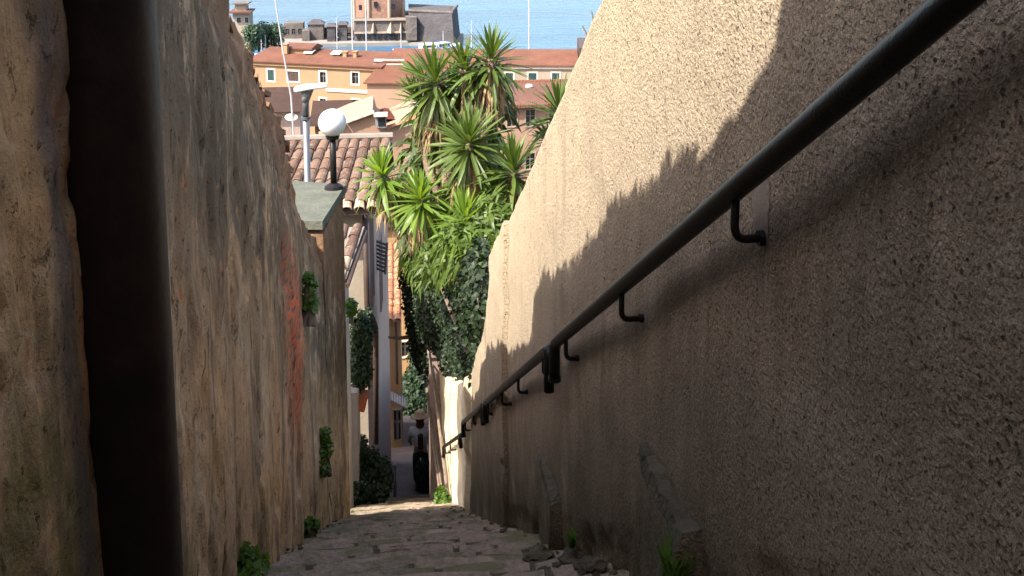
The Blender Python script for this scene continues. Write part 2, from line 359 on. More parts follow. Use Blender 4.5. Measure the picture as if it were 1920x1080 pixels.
# ------------------------------------------------------------------ stairs
TR = .335; RI = TR * SL
stairs_mb = MB(); steps = []
y = -2.0
while y < 20: steps.append(y); y += TR
prof = []
for y in steps:
    z = GC - SL * (y + TR) - .022; prof += [(y + .012, z), (y + TR + .012, z)]
def prof_strip(mb, prof, x0, x1):
    vs = []
    for (y, z) in prof: vs += [(x0, y, z), (x1, y, z)]
    mb.add(vs, [(2 * i, 2 * i + 1, 2 * i + 3, 2 * i + 2) for i in range(len(prof) - 1)])
prof_strip(stairs_mb, prof, XL - .2, XR + .2)
stairs = obj('stairs', stairs_mb, M['mortar'], kind='structure', fix=False)
stairs['label'] = 'narrow worn stone steps going steeply down between the two walls'
rs = random.Random(3)
def stone_mesh(x0, x1, y0, y1, z, h=.09):
    mb = MB(); n = 6 if x1 - x0 > .3 else 4
    def edge(n):
        return None
    top = []; bot = []
    pts = []
    for i in range(n): pts.append((x0 + (x1 - x0) * i / (n - 1), y0 + rs.uniform(-.008, .012)))
    for i in range(n): pts.append((x1 - (x1 - x0) * i / (n - 1), y1 + rs.uniform(-.014, .012)))
    pts[0] = (pts[0][0] + .02, pts[0][1] + .01); pts[n - 1] = (pts[n - 1][0] - .02, pts[n - 1][1] + .01)
    pts[n] = (pts[n][0] - .006, pts[n][1] - .012); pts[-1] = (pts[-1][0] + .006, pts[-1][1] - .012)
    cx = (x0 + x1) / 2; cy = (y0 + y1) / 2; tx = rs.uniform(-.03, .03); ty = rs.uniform(-.03, .03)
    N = len(pts)
    inner = [(cx + (p[0] - cx) * .97, cy + (p[1] - cy) * .945) for p in pts]
    zz = lambda p: z + tx * (p[0] - cx) + ty * (p[1] - cy)
    vs = [(p[0], p[1], zz(p) - h) for p in pts] + [(p[0], p[1], zz(p) - .010 + rs.uniform(-.005, .004)) for p in pts] + [(p[0], p[1], zz(p) + rs.uniform(-.005, .006)) for p in inner]
    fs = [(i, (i + 1) % N, N + (i + 1) % N, N + i) for i in range(N)] + [(N + i, N + (i + 1) % N, 2 * N + (i + 1) % N, 2 * N + i) for i in range(N)] + [tuple(range(2 * N, 3 * N))]
    mb.add(vs, fs); return mb
for y in steps:
    z = GC - SL * (y + TR); x = XL - .04 + rs.uniform(0, .05); far = y > 12
    while x < XR - .03:
        w = rs.choice([.22, .36, .45, .55, .7]) * rs.uniform(.85, 1.15) * (1.3 if far else 1)
        x1 = min(x + w, XR + .04)
        if XR + .04 - x1 < .12: x1 = XR + .04
        split = (not far) and rs.random() < .0 and x1 - x > .25
        g = rs.uniform(.003, .008)
        if split:
            ym = y + TR * rs.uniform(.4, .6)
            obj('stone', stone_mesh(x + g, x1 - g, y + g, ym - g * .6, z + rs.uniform(-.008, .006)), M['stone'], stairs)
            obj('stone', stone_mesh(x + g, x1 - g, ym + g * .6, y + TR, z + rs.uniform(-.008, .006)), M['stone'], stairs)
        else: obj('stone', stone_mesh(x + g, x1 - g, y + g, y + TR + rs.uniform(-.003, .010), z + rs.uniform(-.005, .006)), M['stone'], stairs)
        x = x1
# lower flight, then the path at the bottom of the alley
prof = []; y = 20.02
while y < 26: prof += [(y, ground_z(y + .5)), (y + .5, ground_z(y + .5))]; y += .5
mb = MB(); prof_strip(mb, prof, -1.2, 1.3); obj('lower_stairs', mb, M['path'], kind='structure', fix=False)
mb = MB(); prof_strip(mb, [(26.0, ground_z(26) - .0), (31.5, ground_z(31.5) + .0)], -1.2, 1.5); obj('path', mb, M['path'], kind='structure', fix=False)
# dirt and fallen bits along the edges
mb = MB()
for k in range(500):
    side = rs.random(); y = rs.uniform(2.6, 12); x = (XR - abs(rs.gauss(0, .07)) if side < .6 else XL + abs(rs.gauss(0, .05)))
    i = math.floor((y - steps[0]) / TR); z = GC - SL * (steps[0] + TR * (i + 1)) + .004; r = rs.uniform(.005, .02) * (1.4 if rs.random() < .1 else 1)
    mb.sphere((x, y, z), r, 5, 3, (rs.uniform(.8, 1.4), 1, rs.uniform(.4, .8)))
obj('rubble', mb, M['mossy'], kind='stuff')

# ------------------------------------------------------------------ walls
def interp(tab, y):
    if y <= tab[0][0]: return tab[0][1]
    for (a, b), (c, d) in zip(tab, tab[1:]):
        if y <= c: return b + (d - b) * (y - a) / (c - a)
    return tab[-1][1]
def wall(ylist, zt, zb, face, back, nz, sgn):
    """grid of the alley face at x=face(y,z), flat top and back; sgn=+1: face looks to +x"""
    mb = MB(); vs = []; ny = len(ylist)
    for y in ylist:
        a, b = zb(y), zt(y)
        for k in range(nz + 1):
            z = a + (b - a) * k / nz; vs.append((face(y, z), y, z))
        vs.append((face(y, b) - sgn * .04, y, b + .02)); vs.append((back, y, b - .02)); vs.append((back, y, a))
    m = nz + 4
    fs = []
    for j in range(ny - 1):
        for k in range(m - 1): fs.append((j * m + k, j * m + k + 1, (j + 1) * m + k + 1, (j + 1) * m + k))
    fs.append(tuple(range(m))); fs.append(tuple((ny - 1) * m + k for k in range(m - 1, -1, -1)))
    mb.add(vs, fs); return mb
def yl(a, b, s0, s1=None):
    out = [a]; 
    while out[-1] < b - 1e-6:
        s = s0 + ((s1 or s0) - s0) * max(0, (out[-1] - a) / (b - a)); out.append(min(b, out[-1] + s))
    return out
LTOP = [(-5, 2.2), (1.5, 2.18), (4.3, 2.2), (4.8, 2.21), (5.2, 2.24), (5.9, 2.36), (6.55, 2.44), (6.97, 2.3), (7.1, 2.1), (7.6, 2.12), (9.05, 2.36)]
def ltop(y): return -SL * y + interp(LTOP, y) + fbm((y * 2.3, 1, 0), 4) * .06 + fbm((y * 11, 4, 0), 3) * .018
def dl(y, z):
    d = fbm((3, y * .9, z * .9), 3) * .02 + fbm((9, y * 5, z * 3.2), 4) * .010
    c = z + SL * y
    s = fbm((1, y * 3.5, z * 1.6), 4)
    if s > .12: d -= min(.014, (s - .12) * .12)                 # render has dropped off
    if c > 1.7: d -= (c - 1.7) * .10 * (1 + fbm((5, y * 4, z * 4), 3))
    return d
EDGE = 1.93
def lface(y, z):
    return XL + dl(y, z)
def lface_near(y, z):
    e = EDGE + fbm((2, 2, z * 3), 4) * .006 + fbm((2, 7, z * 16), 3) * .009
    f = max(0, min(1, (e - y) / .035))
    return XL - .012 + dl(y, z) + .055 * f
mb = wall(yl(-5, 1.2, .12) + yl(1.2, 2.6, .012)[1:], ltop, lambda y: GC - SL * y - .6, lface_near, XL - .5, 190, 1)
lw = obj('left_wall', mb, M['left'], smooth=True); tag(lw, 'near end of the peeling ochre left wall, before the dark drainpipe', 'wall')
mb = wall(yl(2.603, 9.05, .02, .045), ltop, lambda y: GC - SL * y - .6, lface, XL - .5, 130, 1)
lw2 = obj('left_wall', mb, M['left'], smooth=True); tag(lw2, 'tall stained ochre left wall running downhill past the drainpipe, streaked black, red brick patch', 'wall')
# broken bricks along its crest
mb = MB()
y = 1.5
while y < 7.2:
    z = ltop(y); L = rs.uniform(.05, .13)
    ax = (Vector((cos(rs.uniform(-.4, .4)), rs.uniform(-.3, .3), rs.uniform(-.2, .2))).normalized(),)
    u = ax[0]; v = Vector((0, 1, -SL + rs.uniform(-.3, .3))).normalized(); v = (v - u * v.dot(u)).normalized(); w = u.cross(v)
    obj('brick', (lambda q: (q.box((XL - .10 + rs.uniform(-.03, .01), y, z - .01), (rs.uniform(.06, .12), L, rs.uniform(.02, .035)), (u, v, w)), q)[1])(MB()), M['left'], lw2)
    y += L * rs.uniform(.6, 1.3)
# pier at the end of the left wall with its slab
PZ = -2.98
pier = thing('wall_pier', (-.85, 9.7, -7.0), 'stained pier at the lower end of the left wall under the grey slab', 'pier')
mb = MB(); poly = [(-1.1, 9.052), (XL - .005, 9.052), (-.50, 10.45), (-1.1, 10.45)]
vs = []; NYp, NZp = 36, 110
for j in range(NYp + 1):
    t = j / NYp; y = 9.052 + 1.4 * t; x0 = XL - .005 + .115 * t
    for k in range(NZp + 1):
        z = -7.6 + (PZ + 7.6) * k / NZp; vs.append((x0 + fbm((3, y * 2, z * 2), 4) * .02 + fbm((3, y * 9, z * 6), 3) * .01, y, z))
nn = NZp + 1
fs = [(j * nn + k, j * nn + k + 1, (j + 1) * nn + k + 1, (j + 1) * nn + k) for j in range(NYp) for k in range(NZp)]
mb.add(vs, fs)
a = [(XL - .004, 9.052), (-1.1, 9.052), (-1.1, 10.452), (-.502, 10.452)]
mb.add([(p[0], p[1], z) for z in (-7.6, PZ) for p in a], [(0, 1, 5, 4), (1, 2, 6, 5), (2, 3, 7, 6), (4, 5, 6, 7)])
obj('shaft', mb, M['left'], pier, smooth=False)
mb = MB(); mb.prism([(-1.12, 9.10), (-.62, 9.02), (-.47, 10.5), (-1.05, 10.75)], lambda p: PZ + .005 - (p[1] - 10) * .05, lambda p: PZ + .085 - (p[1] - 10) * .05)
sb = obj('coping_slab', mb, M['slab'], pier, label='broad grey green slab lying on top of the pier')
# right wall : near section, proud far section with a leaning end
RT = 1.74
def rtop(y): return -SL * y + RT + fbm((y * 1.4, 3, 9), 3) * .022 + fbm((y * 9, 3, 9), 3) * .006
def dr(y, z): return -(fbm((7, y * .8, z * .8), 3) * .018 + fbm((11, y * 4, z * 4), 4) * .006)
def rface(y, z):
    c = z + SL * y
    f = max(0, (-.22 - c)) * .25 * (.5 + fbm((1, y * 5, z * 5), 3))
    return XR + dr(y, z) + min(f, .05)
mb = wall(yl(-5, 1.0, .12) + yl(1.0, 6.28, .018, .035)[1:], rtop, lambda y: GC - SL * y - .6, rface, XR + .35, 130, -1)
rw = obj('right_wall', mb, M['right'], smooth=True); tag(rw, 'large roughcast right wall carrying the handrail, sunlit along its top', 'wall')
# smooth round patch of cement behind the first bracket, pale scrape
def patch(cy, cz, ry, rz, x_off, mat, name, parent, n=22):
    vs = []
    for k in range(n):
        a = 2 * pi * k / n; rr = 1 + .12 * sin(3 * a + cy) + .07 * sin(5 * a); y = cy + ry * rr * cos(a); z = cz + rz * rr * sin(a); vs.append((rface(y, z) - x_off, y, z))
    vs.append((rface(cy, cz) - x_off - .001, cy, cz)); mb = MB(); mb.add(vs, [(k, (k + 1) % n, n) for k in range(n)]); return obj(name, mb, mat, parent, smooth=True)
patch(1.93, -.60, .052, .085, .0015, M['cement'], 'cement_patch', rw)
def rface2(y, z):
    c = z + SL * y
    e = .034 + .012 * max(-1, min(1, fbm((4, y * 3, z * 3), 3)))
    if y < 6.42 and c < .1: e -= max(0, fbm((6, y * 6, z * 6), 3)) * .05
    return XR - e + dr(y, z)
REND = [(-8, 9.25), (-5.8, 9.2), (-4.27, 8.78), (-3.7, 8.1), (-3.19, 7.5), (-2.6, 7.23)]
mb = MB(); vs = []; ny, nz = 66, 110
for j in range(ny + 1):
    for k in range(nz + 1):
        t = j / ny; s = k / nz
        # map: bottom line follows the stairs, top the coping, far end leans
        yb = 6.283 + (9.25 - 6.283) * t; yt = 6.283 + (7.23 - 6.283) * t
        zb_ = GC - SL * yb - .6; zt_ = rtop(yt); z = zb_ + (zt_ - zb_) * s
        yend = interp(REND, z); y = 6.283 + (yend - 6.283) * t
        vs.append((rface2(y, z), y, z))
nn = nz + 1; fs = [(j * nn + k, j * nn + k + 1, (j + 1) * nn + k + 1, (j + 1) * nn + k) for j in range(ny) for k in range(nz)]
o0 = len(vs); 
for (j, k) in [(0, kk) for kk in range(nz + 1)] + [(jj, nz) for jj in range(1, ny + 1)] + [(ny, kk) for kk in range(nz - 1, -1, -1)]:
    v = vs[j * nn + k]; vs.append((XR + .33, v[1], v[2]))
ring = [j * nn + k for (j, k) in [(0, kk) for kk in range(nz + 1)] + [(jj, nz) for jj in range(1, ny + 1)] + [(ny, kk) for kk in range(nz - 1, -1, -1)]]
fs += [(ring[i], ring[i + 1], o0 + i + 1, o0 + i) for i in range(len(ring) - 1)]
mb.add(vs, fs); o = obj('right_wall', mb, M['right'], smooth=True); tag(o, 'short far section of the right wall beyond the vertical joint, ending under the ivy', 'wall')
# low sunlit wall further down and its end pier
LW = [(9.0, -4.36), (11, -5.5), (13, -6.45), (16.2, -7.75)]
def rface3(y, z):
    d = .0
    if abs(y - 9.75) < .12: d = .05                      # a narrow pilaster
    return XR + .01 - d + fbm((8, y * 1.2, z * 3), 4) * .03
M['low'] = simple("flaking_pale_plaster", (.50, .40, .27), .92, .22, 2.2, bump=.02, bscale=14, streak=.45)
mb = wall(yl(9.3, 16.2, .05, .08), lambda y: interp(LW, y) + fbm((y * 3, 1, 1), 3) * .1, lambda y: GC - SL * y - .6, rface3, XR + .3, 60, -1)
o = obj('low_wall', mb, M['low'], smooth=True); tag(o, 'low flaking cream wall in sunlight below the ivy', 'wall')
mb = MB(); mb.box((.80, 16.6, -9.4), (.40, .7, 3.7)); mb.box((.80, 16.6, -7.52), (.46, .78, .08))
o = obj('gate_pier', mb, M['pinkw']); tag(o, 'dark shaded pier closing the far end of the low cream wall', 'pier')
mb = MB(); mb.prism([(.86, 17), (1.3, 17), (1.6, 31), (1.05, 31)], lambda p: ground_z(p[1]) - .5, lambda p: ground_z(p[1]) + 2.2)
o = obj('far_alley_wall', mb, M['pinkw']); tag(o, 'dim wall on the right of the alley behind the walking person', 'wall')

# ledges at the foot of the right wall
def ledge(y0, y1, zt, prot, label):
    mb = MB(); n = 14; vs = []
    zb0 = GC - SL * y1 - .4
    prof = [(0, 0), (.4, .01), (.85, -.005), (1.0, -.05), (1.03, -.5), (1.06, -1)]
    for j in range(n + 1):
        t = j / n; y = y0 + (y1 - y0) * t; zz = zt - (y - y0) * .14; pr = prot * (1 - .62 * t) * (1 + .1 * fbm((y * 7, 2, 2), 3))
        for (a, b) in prof:
            z = zz + b if b > -.2 else zz + (zb0 - zz) * (-b)
            vs.append((XR + .03 - (pr + .03) * a + fbm((a * 3, y * 9, z * 5), 3) * .012, y + fbm((a * 9, y, z * 5), 3) * .012, z + (fbm((a * 4, y * 8, 5), 3) * .018 if a < 1.01 else 0)))
    m = len(prof); fs = [(j * m + k, j * m + k + 1, (j + 1) * m + k + 1, (j + 1) * m + k) for j in range(n) for k in range(m - 1)]
    b0 = len(vs); vs.append((XR + .03, y0, zb0)); vs.append((XR + .03, y1, zb0)); fs += [tuple(range(m)) + (b0,), tuple(n * m + k for k in range(m)) + (b0 + 1,)]
    mb.add(vs, fs); mb.m = [0 if (i < n * (m - 1) and i % (m - 1) < 3) else 1 for i in range(len(fs))]; o = obj('stone_ledge', mb, [M['mossy'], M['right']], smooth=False); tag(o, label, 'stone ledge', 'stone ledges at the foot of the right wall'); return o
ledge(2.25, 2.80, -1.54, .062, 'nearer mossy stone ledge standing out from the foot of the right wall')
ledge(4.25, 4.78, -2.71, .055, 'smaller farther mossy ledge at the wall foot beside the lowest visible steps')
def rock(c, r, seed, label):
    bm = bmesh.new(); bmesh.ops.create_icosphere(bm, subdivisions=3, radius=r)
    for v in bm.verts:
        p = v.co.copy(); v.co *= 1 + fbm((p.x * 2.2 / r + seed, p.y * 2.2 / r, p.z * 2.2 / r), 3) * .45; v.co.z *= .62; v.co.x *= 1.15
    me = bpy.data.meshes.new('rock'); bm.to_mesh(me); bm.free(); me.materials.append(M['mossy']); o = bpy.data.objects.new('rock', me); COL.objects.link(o); o.location = c
    tag(o, label, 'rock', 'loose stones at the wall foot')
def gz(y):
    i = math.floor((y - steps[0]) / TR); return GC - SL * (steps[0] + TR * (i + 1))
rock((.60, 3.95, gz(3.95) + .03), .055, 1, 'pointed mossy stone beside the farther ledge on the steps')
rock((.69, 3.62, gz(3.62) + .02), .05, 2, 'rough grey stone on the steps just uphill of the pointed stone')
rock((.70, 3.30, gz(3.3) + .02), .045, 3, 'small stone against the right wall near the nearer ledge')
rock((.58, 3.58, gz(3.58) + .01), .035, 5, 'flat little stone farthest from the right wall at the picture bottom')

# ------------------------------------------------------------------ drainpipe
t = thing('drainpipe', (-.519, 1.96, -2.7), 'broad dark brown drainpipe standing against the left wall', 'drainpipe')
mb = MB(); PX = -.519; PY = 1.96; n = 40; vs = []
for z in (-2.7, .72):
    for k in range(n):
        a = 2 * pi * k / n; e = 2.6
        ca, sa = cos(a), sin(a); vs.append((PX + .084 * math.copysign(abs(ca) ** (2 / e), ca), PY + .084 * math.copysign(abs(sa) ** (2 / e), sa), z))
mb.add(vs, [(k, (k + 1) % n, n + (k + 1) % n, n + k) for k in range(n)]); obj('pipe', mb, M['pipe'], t, smooth=True)

# ------------------------------------------------------------------ handrails
RX = .685; RCc = .575
def rz(y): return -SL * y + RCc
def arc(p0, p1, p2, n=6):
    p0, p1, p2 = Vector(p0), Vector(p1), Vector(p2); return [(p0.lerp(p1, k / n)).lerp(p1.lerp(p2, k / n), k / n) for k in range(n + 1)]
def handrail(ya, yb, label, starts, bracks, end_drop=.16, start_drop=None, dc=0, r=.0235):
    t = thing('handrail', (RX, ya, rz(ya)), label, 'handrail', 'iron handrail lengths on the right wall')
    pts = []
    z = lambda y: rz(y) + dc
    if start_drop: 
        pts += [(RX, ya, z(ya) - start_drop)] + arc((RX, ya, z(ya) - .06), (RX, ya, z(ya)), (RX, ya + .05, z(ya + .05)))
    else: pts += [(RX, ya, z(ya))]
    for k in range(1, 8): pts.append((RX, ya + .06 + (yb - ya - .12) * k / 8, z(ya + .06 + (yb - ya - .12) * k / 8)))
    if end_drop: pts += arc((RX, yb - .05, z(yb - .05)), (RX, yb, z(yb)), (RX, yb, z(yb) - .06)) + [(RX, yb, z(yb) - end_drop)]
    else: pts += [(RX, yb, z(yb))]
    mb = MB(); mb.tube(pts, r, 18); obj('rail', mb, M['iron'], t, smooth=True)
    if end_drop:
        mb = MB(); mb.tube([(RX, yb, z(yb) - end_drop - .012), (RX, yb, z(yb) - end_drop + .006)], .028, 18); obj('end_cap', mb, M['iron'], t)
    for y in bracks:
        zc = z(y); mb = MB(); rr = .0088
        wx = rface(y, zc - .105) if y < 6.28 else (rface2(y, zc - .1) if y < 9 else rface3(y, zc - .1))
        p = [(RX, y, zc - .015), (RX, y, zc - .07)] + arc((RX, y, zc - .075), (RX, y, zc - .105), (RX + .025, y + .004, zc - .107), 5) + [(wx + .02, y + .01, zc - .108)]
        mb.tube(p, rr, 12); b = obj('bracket', mb, M['iron'], t, smooth=True)
        mb = MB(); mb.tube([(wx - .014, y + .01, zc - .108), (wx + .01, y + .01, zc - .108)], .016 if y < 2.5 else .013, 14); obj('flange', mb, M['iron'], b)
handrail(-1.6, 4.07, 'longest black iron handrail on the right wall, nearest the viewer', 0, [-.9, .4, 1.90, 2.86, 3.80], .155)
handrail(4.22, 7.2, 'second iron handrail length down the right wall, before the ivy', 0, [4.38, 5.28, 6.1, 7.0], .14, .20)
handrail(7.4, 9.6, 'third iron handrail length, reaching the sunlit low wall', 0, [7.62, 8.3, 9.3], .14, .16, r=.022)
handrail(9.95, 13.6, 'farthest short handrail on the low sunlit wall', 0, [10.3, 11.9, 13.2], .14, .14, dc=-.12, r=.022)

# ------------------------------------------------------------------ lamps
g = at(623, 230, 10.3); bz = PZ + .085
t = thing('globe_lamp', (g.x, g.y, bz), 'white globe lamp on a short black post standing on the grey slab', 'street lamp')
mb = MB(); mb.sphere(g, .143, 32, 20); obj('globe', mb, M['globe'], t, smooth=True)
mb = MB(); mb.tube([(g.x, g.y, bz), (g.x, g.y, g.z - .15)], .033, 14); obj('post', mb, M['iron'], t, smooth=True)
mb = MB(); mb.tube([(g.x, g.y, g.z - .17), (g.x, g.y, g.z - .135)], [.06, .075], 18); obj('collar', mb, M['iron'], t)
mb = MB(); mb.tube([(g.x, g.y, bz - .02), (g.x, g.y, bz + .02), (g.x, g.y, bz + .05)], [.10, .09, .04], 16); obj('base', mb, M['iron'], t)
p = at(574, 360, 12); q = at(572, 172, 12); hx = q.x
t = thing('street_light', (hx, 12, -7), 'grey street light with a flat tilted head behind the left wall', 'street lamp')
mb = MB(); mb.tube([(hx, 12, -7.2), (hx, 12, q.z - .30)], .040, 16); mb.tube([(hx, 12, q.z - .31), (hx, 12, q.z)], .034, 16); obj('pole', mb, M['galv'], t, smooth=True)
mb = MB(); mb.tube([(hx, 12, q.z - .33), (hx, 12, q.z - .30)], .056, 16); obj('collar', mb, M['galv'], t)
mb = MB(); vs = []; sec = [(-.13, .0, .02, .03), (-.10, .0, .07, .05), (-.02, .015, .10, .055), (.08, .03, .105, .045), (.17, .035, .095, .03), (.24, .03, .05, .018), (.265, .028, .01, .006)]
for (x, z, w, h) in sec:
    for k in range(12): a = 2 * pi * k / 12; vs.append((hx + x, 12 + w * cos(a), q.z + .02 + z + h * (sin(a) if sin(a) > 0 else sin(a) * .55)))
mb.add(vs, [(j * 12 + k, j * 12 + (k + 1) % 12, (j + 1) * 12 + (k + 1) % 12, (j + 1) * 12 + k) for j in range(6) for k in range(12)] + [tuple(range(12)), tuple(range(72, 84))])
obj('lamp_head', mb, M['lamphead'], t, smooth=True)
mb = MB(); mb.tube([(hx, 12, q.z - .12), (hx, 12, q.z + .01)], .045, 14); obj('head_socket', mb, M['wood'], t, smooth=True)

# ------------------------------------------------------------------ tiled roofs made of tiles
def tile_proto(name, w, L, h, mat):
    mb = MB(); n = 6; vs = []
    for (y, s, dz) in ((0, 1.0, .0), (L, .86, -.012)):
        for k in range(n + 1): a = pi * k / n; vs.append((-w / 2 * s * cos(a), y, h * s * sin(a) + dz))
        for k in range(n + 1): a = pi * k / n; vs.append((-(w / 2 - .012) * s * cos(a), y, (h - .012) * s * sin(a) + dz))
    m = 2 * (n + 1)
    fs = [(k, k + 1, m + k + 1, m + k) for k in range(n)] + [(n + 1 + k, n + 2 + k, m + n + 2 + k, m + n + 1 + k) for k in range(n)]
    fs += [(k, n + 1 + k, n + 2 + k, k + 1) for k in range(n)]
    mb.add(vs, fs); return link_mesh(name, mb, mat, smooth=False)
def tiled_roof(parent, e0, e1, r0, r1, mats, w=.18, L=.42, name='roof'):
    """e0-e1 eave corners, r0-r1 ridge corners (world). one object per tile."""
    e0, e1, r0, r1 = map(Vector, (e0, e1, r0, r1)); mb = MB()
    nrm = (e1 - e0).cross(r0 - e0).normalized(); nrm = nrm if nrm.z > 0 else -nrm
    d = nrm * -.06
    mb.add([e0, e1, r1, r0, e0 + d, e1 + d, r1 + d, r0 + d], [(0, 1, 2, 3), (7, 6, 5, 4), (0, 4, 5, 1), (1, 5, 6, 2), (2, 6, 7, 3), (3, 7, 4, 0)])
    rf = obj(name, mb, M['ridge'] if mats[0] is not M['torange'] else M['torange'], parent)
    cols = max(1, round((e1 - e0).length / w)); rows = max(1, round(((r0 - e0).length + (r1 - e1).length) / 2 / (L * .82)))
    ps = [tile_proto('tile', w * .92, L, w * .36, m) for m in mats]
    for j in range(rows):
        for i in range(cols):
            u = (i + .5) / cols; v = j / rows
            p = e0.lerp(e1, u).lerp(r0.lerp(r1, u), v); p2 = e0.lerp(e1, u).lerp(r0.lerp(r1, u), min(1, v + 1 / rows))
            yv = (p2 - p).normalized(); z = nrm; x = yv.cross(z).normalized()
            Mx = Matrix((x, yv, z)).transposed().to_4x4(); Mx = Matrix.Translation(p + nrm * (.006 + .004 * random.random()) - yv * .04 + x * random.uniform(-.008, .008)) @ Mx @ Matrix.Rotation(random.uniform(-.03, .03), 4, 'Z')
            piece('tile', ps[0] if len(ps) == 1 else ps[0 if random.random() < .75 else 1], Mx, rf)
    return rf

# ------------------------------------------------------------------ facades with real openings
def facade(parent, p0, p1, z0, z1, wmat, openings, depth=.25, frame=M['trim'], pane=M['pane'], fw=.12, shutter=None, name='wall', thick=.3):
    """openings: list of (u0,u1,z0,z1[,shutter material]) along p0->p1 (metres). Outside is to the right-hand side facing -n."""
    p0 = Vector((p0[0], p0[1], 0)); p1 = Vector((p1[0], p1[1], 0)); L = (p1 - p0).length; u = (p1 - p0) / L; n = Vector((u.y, -u.x, 0))
    us = sorted({0, L, *[o[0] for o in openings], *[o[1] for o in openings]}); zs = sorted({z0, z1, *[o[2] for o in openings], *[o[3] for o in openings]})
    mb = MB(); P = lambda a, z, d=0: p0 + u * a + n * d + Vector((0, 0, z))
    for a, b in zip(us, us[1:]):
        for c, d in zip(zs, zs[1:]):
            if any(o[0] <= (a + b) / 2 <= o[1] and o[2] <= (c + d) / 2 <= o[3] for o in openings): continue
            mb.add([P(a, c), P(b, c), P(b, d), P(a, d)], [(0, 1, 2, 3)])
    for o in openings:
        a, b, c, d = o[:4]
        for q in ([P(a, c), P(b, c), P(b, c, -depth), P(a, c, -depth)], [P(b, c), P(b, d), P(b, d, -depth), P(b, c, -depth)], [P(b, d), P(a, d), P(a, d, -depth), P(b, d, -depth)], [P(a, d), P(a, c), P(a, c, -depth), P(a, d, -depth)]):
            mb.add(q, [(0, 1, 2, 3)])
    w = obj(name, mb, wmat, parent, fix=False)
    ax = (u, n, Vector((0, 0, 1)))
    for o in openings:
        a, b, c, d = o[:4]; fm = MB()
        for (aa, bb, cc, dd) in ((a - fw, a, c - fw, d + fw), (b, b + fw, c - fw, d + fw), (a, b, d, d + fw), (a, b, c - fw, c)):
            fm.box(P((aa + bb) / 2, (cc + dd) / 2, .01), (bb - aa - .004, .07, dd - cc - .004), ax)
        wn = obj('window', fm, frame, parent)
        pm = MB(); pm.box(P((a + b) / 2, (c + d) / 2, -depth * .8), (b - a, .04, d - c), ax); obj('pane', pm, pane, wn)
        bm_ = MB(); bm_.box(P((a + b) / 2, (c + d) / 2, -depth * .8 + .05), (.06, .05, d - c), ax); bm_.box(P((a + b) / 2, c + (d - c) * .6, -depth * .8 + .052), (b - a - .01, .05, .05), ax); obj('glazing_bar', bm_, M['wood'], wn)
        sh = o[4] if len(o) > 4 else shutter
        if sh:
            for s_, aa in ((0, a), (1, (a + b) / 2 + .01)):
                m2 = MB(); hw = (b - a) / 2 - .01; m2.box(P(aa + hw / 2, (c + d) / 2, -.06), (hw - .01, .04, d - c - .04), ax)
                k = 0
                for k in range(6): m2.box(P(aa + hw / 2, c + (d - c) * (k + .5) / 6, -.035), (hw * .8, .02, (d - c) / 14), ax)
                obj('shutter', m2, sh, wn)
    return w
def shell(parent, pts, z0, z1, mat, name='wall', cap=True):
    mb = MB(); mb.prism(pts, z0, z1); return obj(name, mb, mat, parent)

# --- near houses on the left of the alley
ev = -4.74
t = thing('house', (-1.8, 20, -13), 'tall pale house with mossy tiled roof and drainpipe beyond the globe lamp', 'house')
A0 = (-4.5, 16.2); A1 = (-.44, 16.2); A2 = (-.10, 24.5); A3 = (-4.5, 24.5)
facade(t, A0, A1, -16, ev, M['cream'], [], name='wall')
facade(t, A1, A2, -18, -6.4, M['pinkw'], [(1.3, 1.75, -7.1, -5.5), (4.2, 4.7, -8.4, -6.9)], depth=.15, frame=M['pinkw'], fw=.03, name='wall')
facade(t, A2, A3, -18, -6.5, M['pinkw'], [], name='wall'); facade(t, A3, A0, -18, -6.5, M['pinkw'], [], name='wall')
tiled_roof(t, (-3.1, 15.95, ev), (-.17, 15.95, ev), (-2.7, 17.95, -4.18), (.03, 17.95, -4.18), [M['tnear'], M['tnear']], .2, .4)
mb = MB(); mb.prism([(-3.1, 17.95), (.03, 17.95), (.1, 24.8), (-3.0, 24.8)], lambda p: -4.25 - (p[1] - 17.95) * .34, lambda p: -4.19 - (p[1] - 17.95) * .34); obj('roof', mb, M['tbrown'], t)
mb = MB(); mb.tube([(-2.72, 17.95, -4.13), (.05, 17.95, -4.13)], .07, 8); obj('ridge', mb, M['ridge'], t)
for k in range(14):
    x = -2.9 + k * .2
    piece('tile', tile_proto('tile', .17, .3, .06, M['tlight']), Matrix.Translation((x, 15.72, ev - .05)) @ Matrix.Rotation(.25, 4, 'X'), t)
mb = MB(); mb.box((-1.65, 15.84, ev - .10), (2.95, .14, .11)); obj('gutter', mb, M['shutb'], t)
# downpipe
dp = MB(); a = at(684, 392, 16.05); b = at(686, 570, 16.05); c = at(702, 606, 16.1); d = at(705, 830, 16.1)
dp.tube([(a.x, 16.08, ev - .1), (a.x, 16.08, b.z)] + arc((a.x, 16.08, b.z), (a.x, 16.08, b.z - .12), (c.x, 16.08, c.z), 4)[1:] + arc((c.x, 16.08, c.z), (c.x + .02, 16.08, c.z - .05), (c.x + .02, 16.08, c.z - .2), 4)[1:] + [(d.x, 16.08, d.z)], .045, 12)
obj('downpipe', dp, M['shutb'], t, smooth=True)
# hinged shutter standing open on the side wall
mb = MB(); a = at(712, 480, 19.5); ax = (Vector((.75, -.65, -.1)).normalized(), Vector((.6, .75, .1)).normalized(), Vector((0, 0, 1)))
ax = (ax[0], Vector((0, 0, 1)).cross(ax[0]).normalized(), ax[0].cross(Vector((0, 0, 1)).cross(ax[0]).normalized()))
for k in range(8): mb.box(a + ax[2] * (-.28 + k * .08), (.34, .02, .05), ax)
mb.box(a + ax[0] * .17, (.04, .035, .66), ax); mb.box(a - ax[0] * .17, (.04, .035, .66), ax); obj('shutter', mb, M['wood'], t)
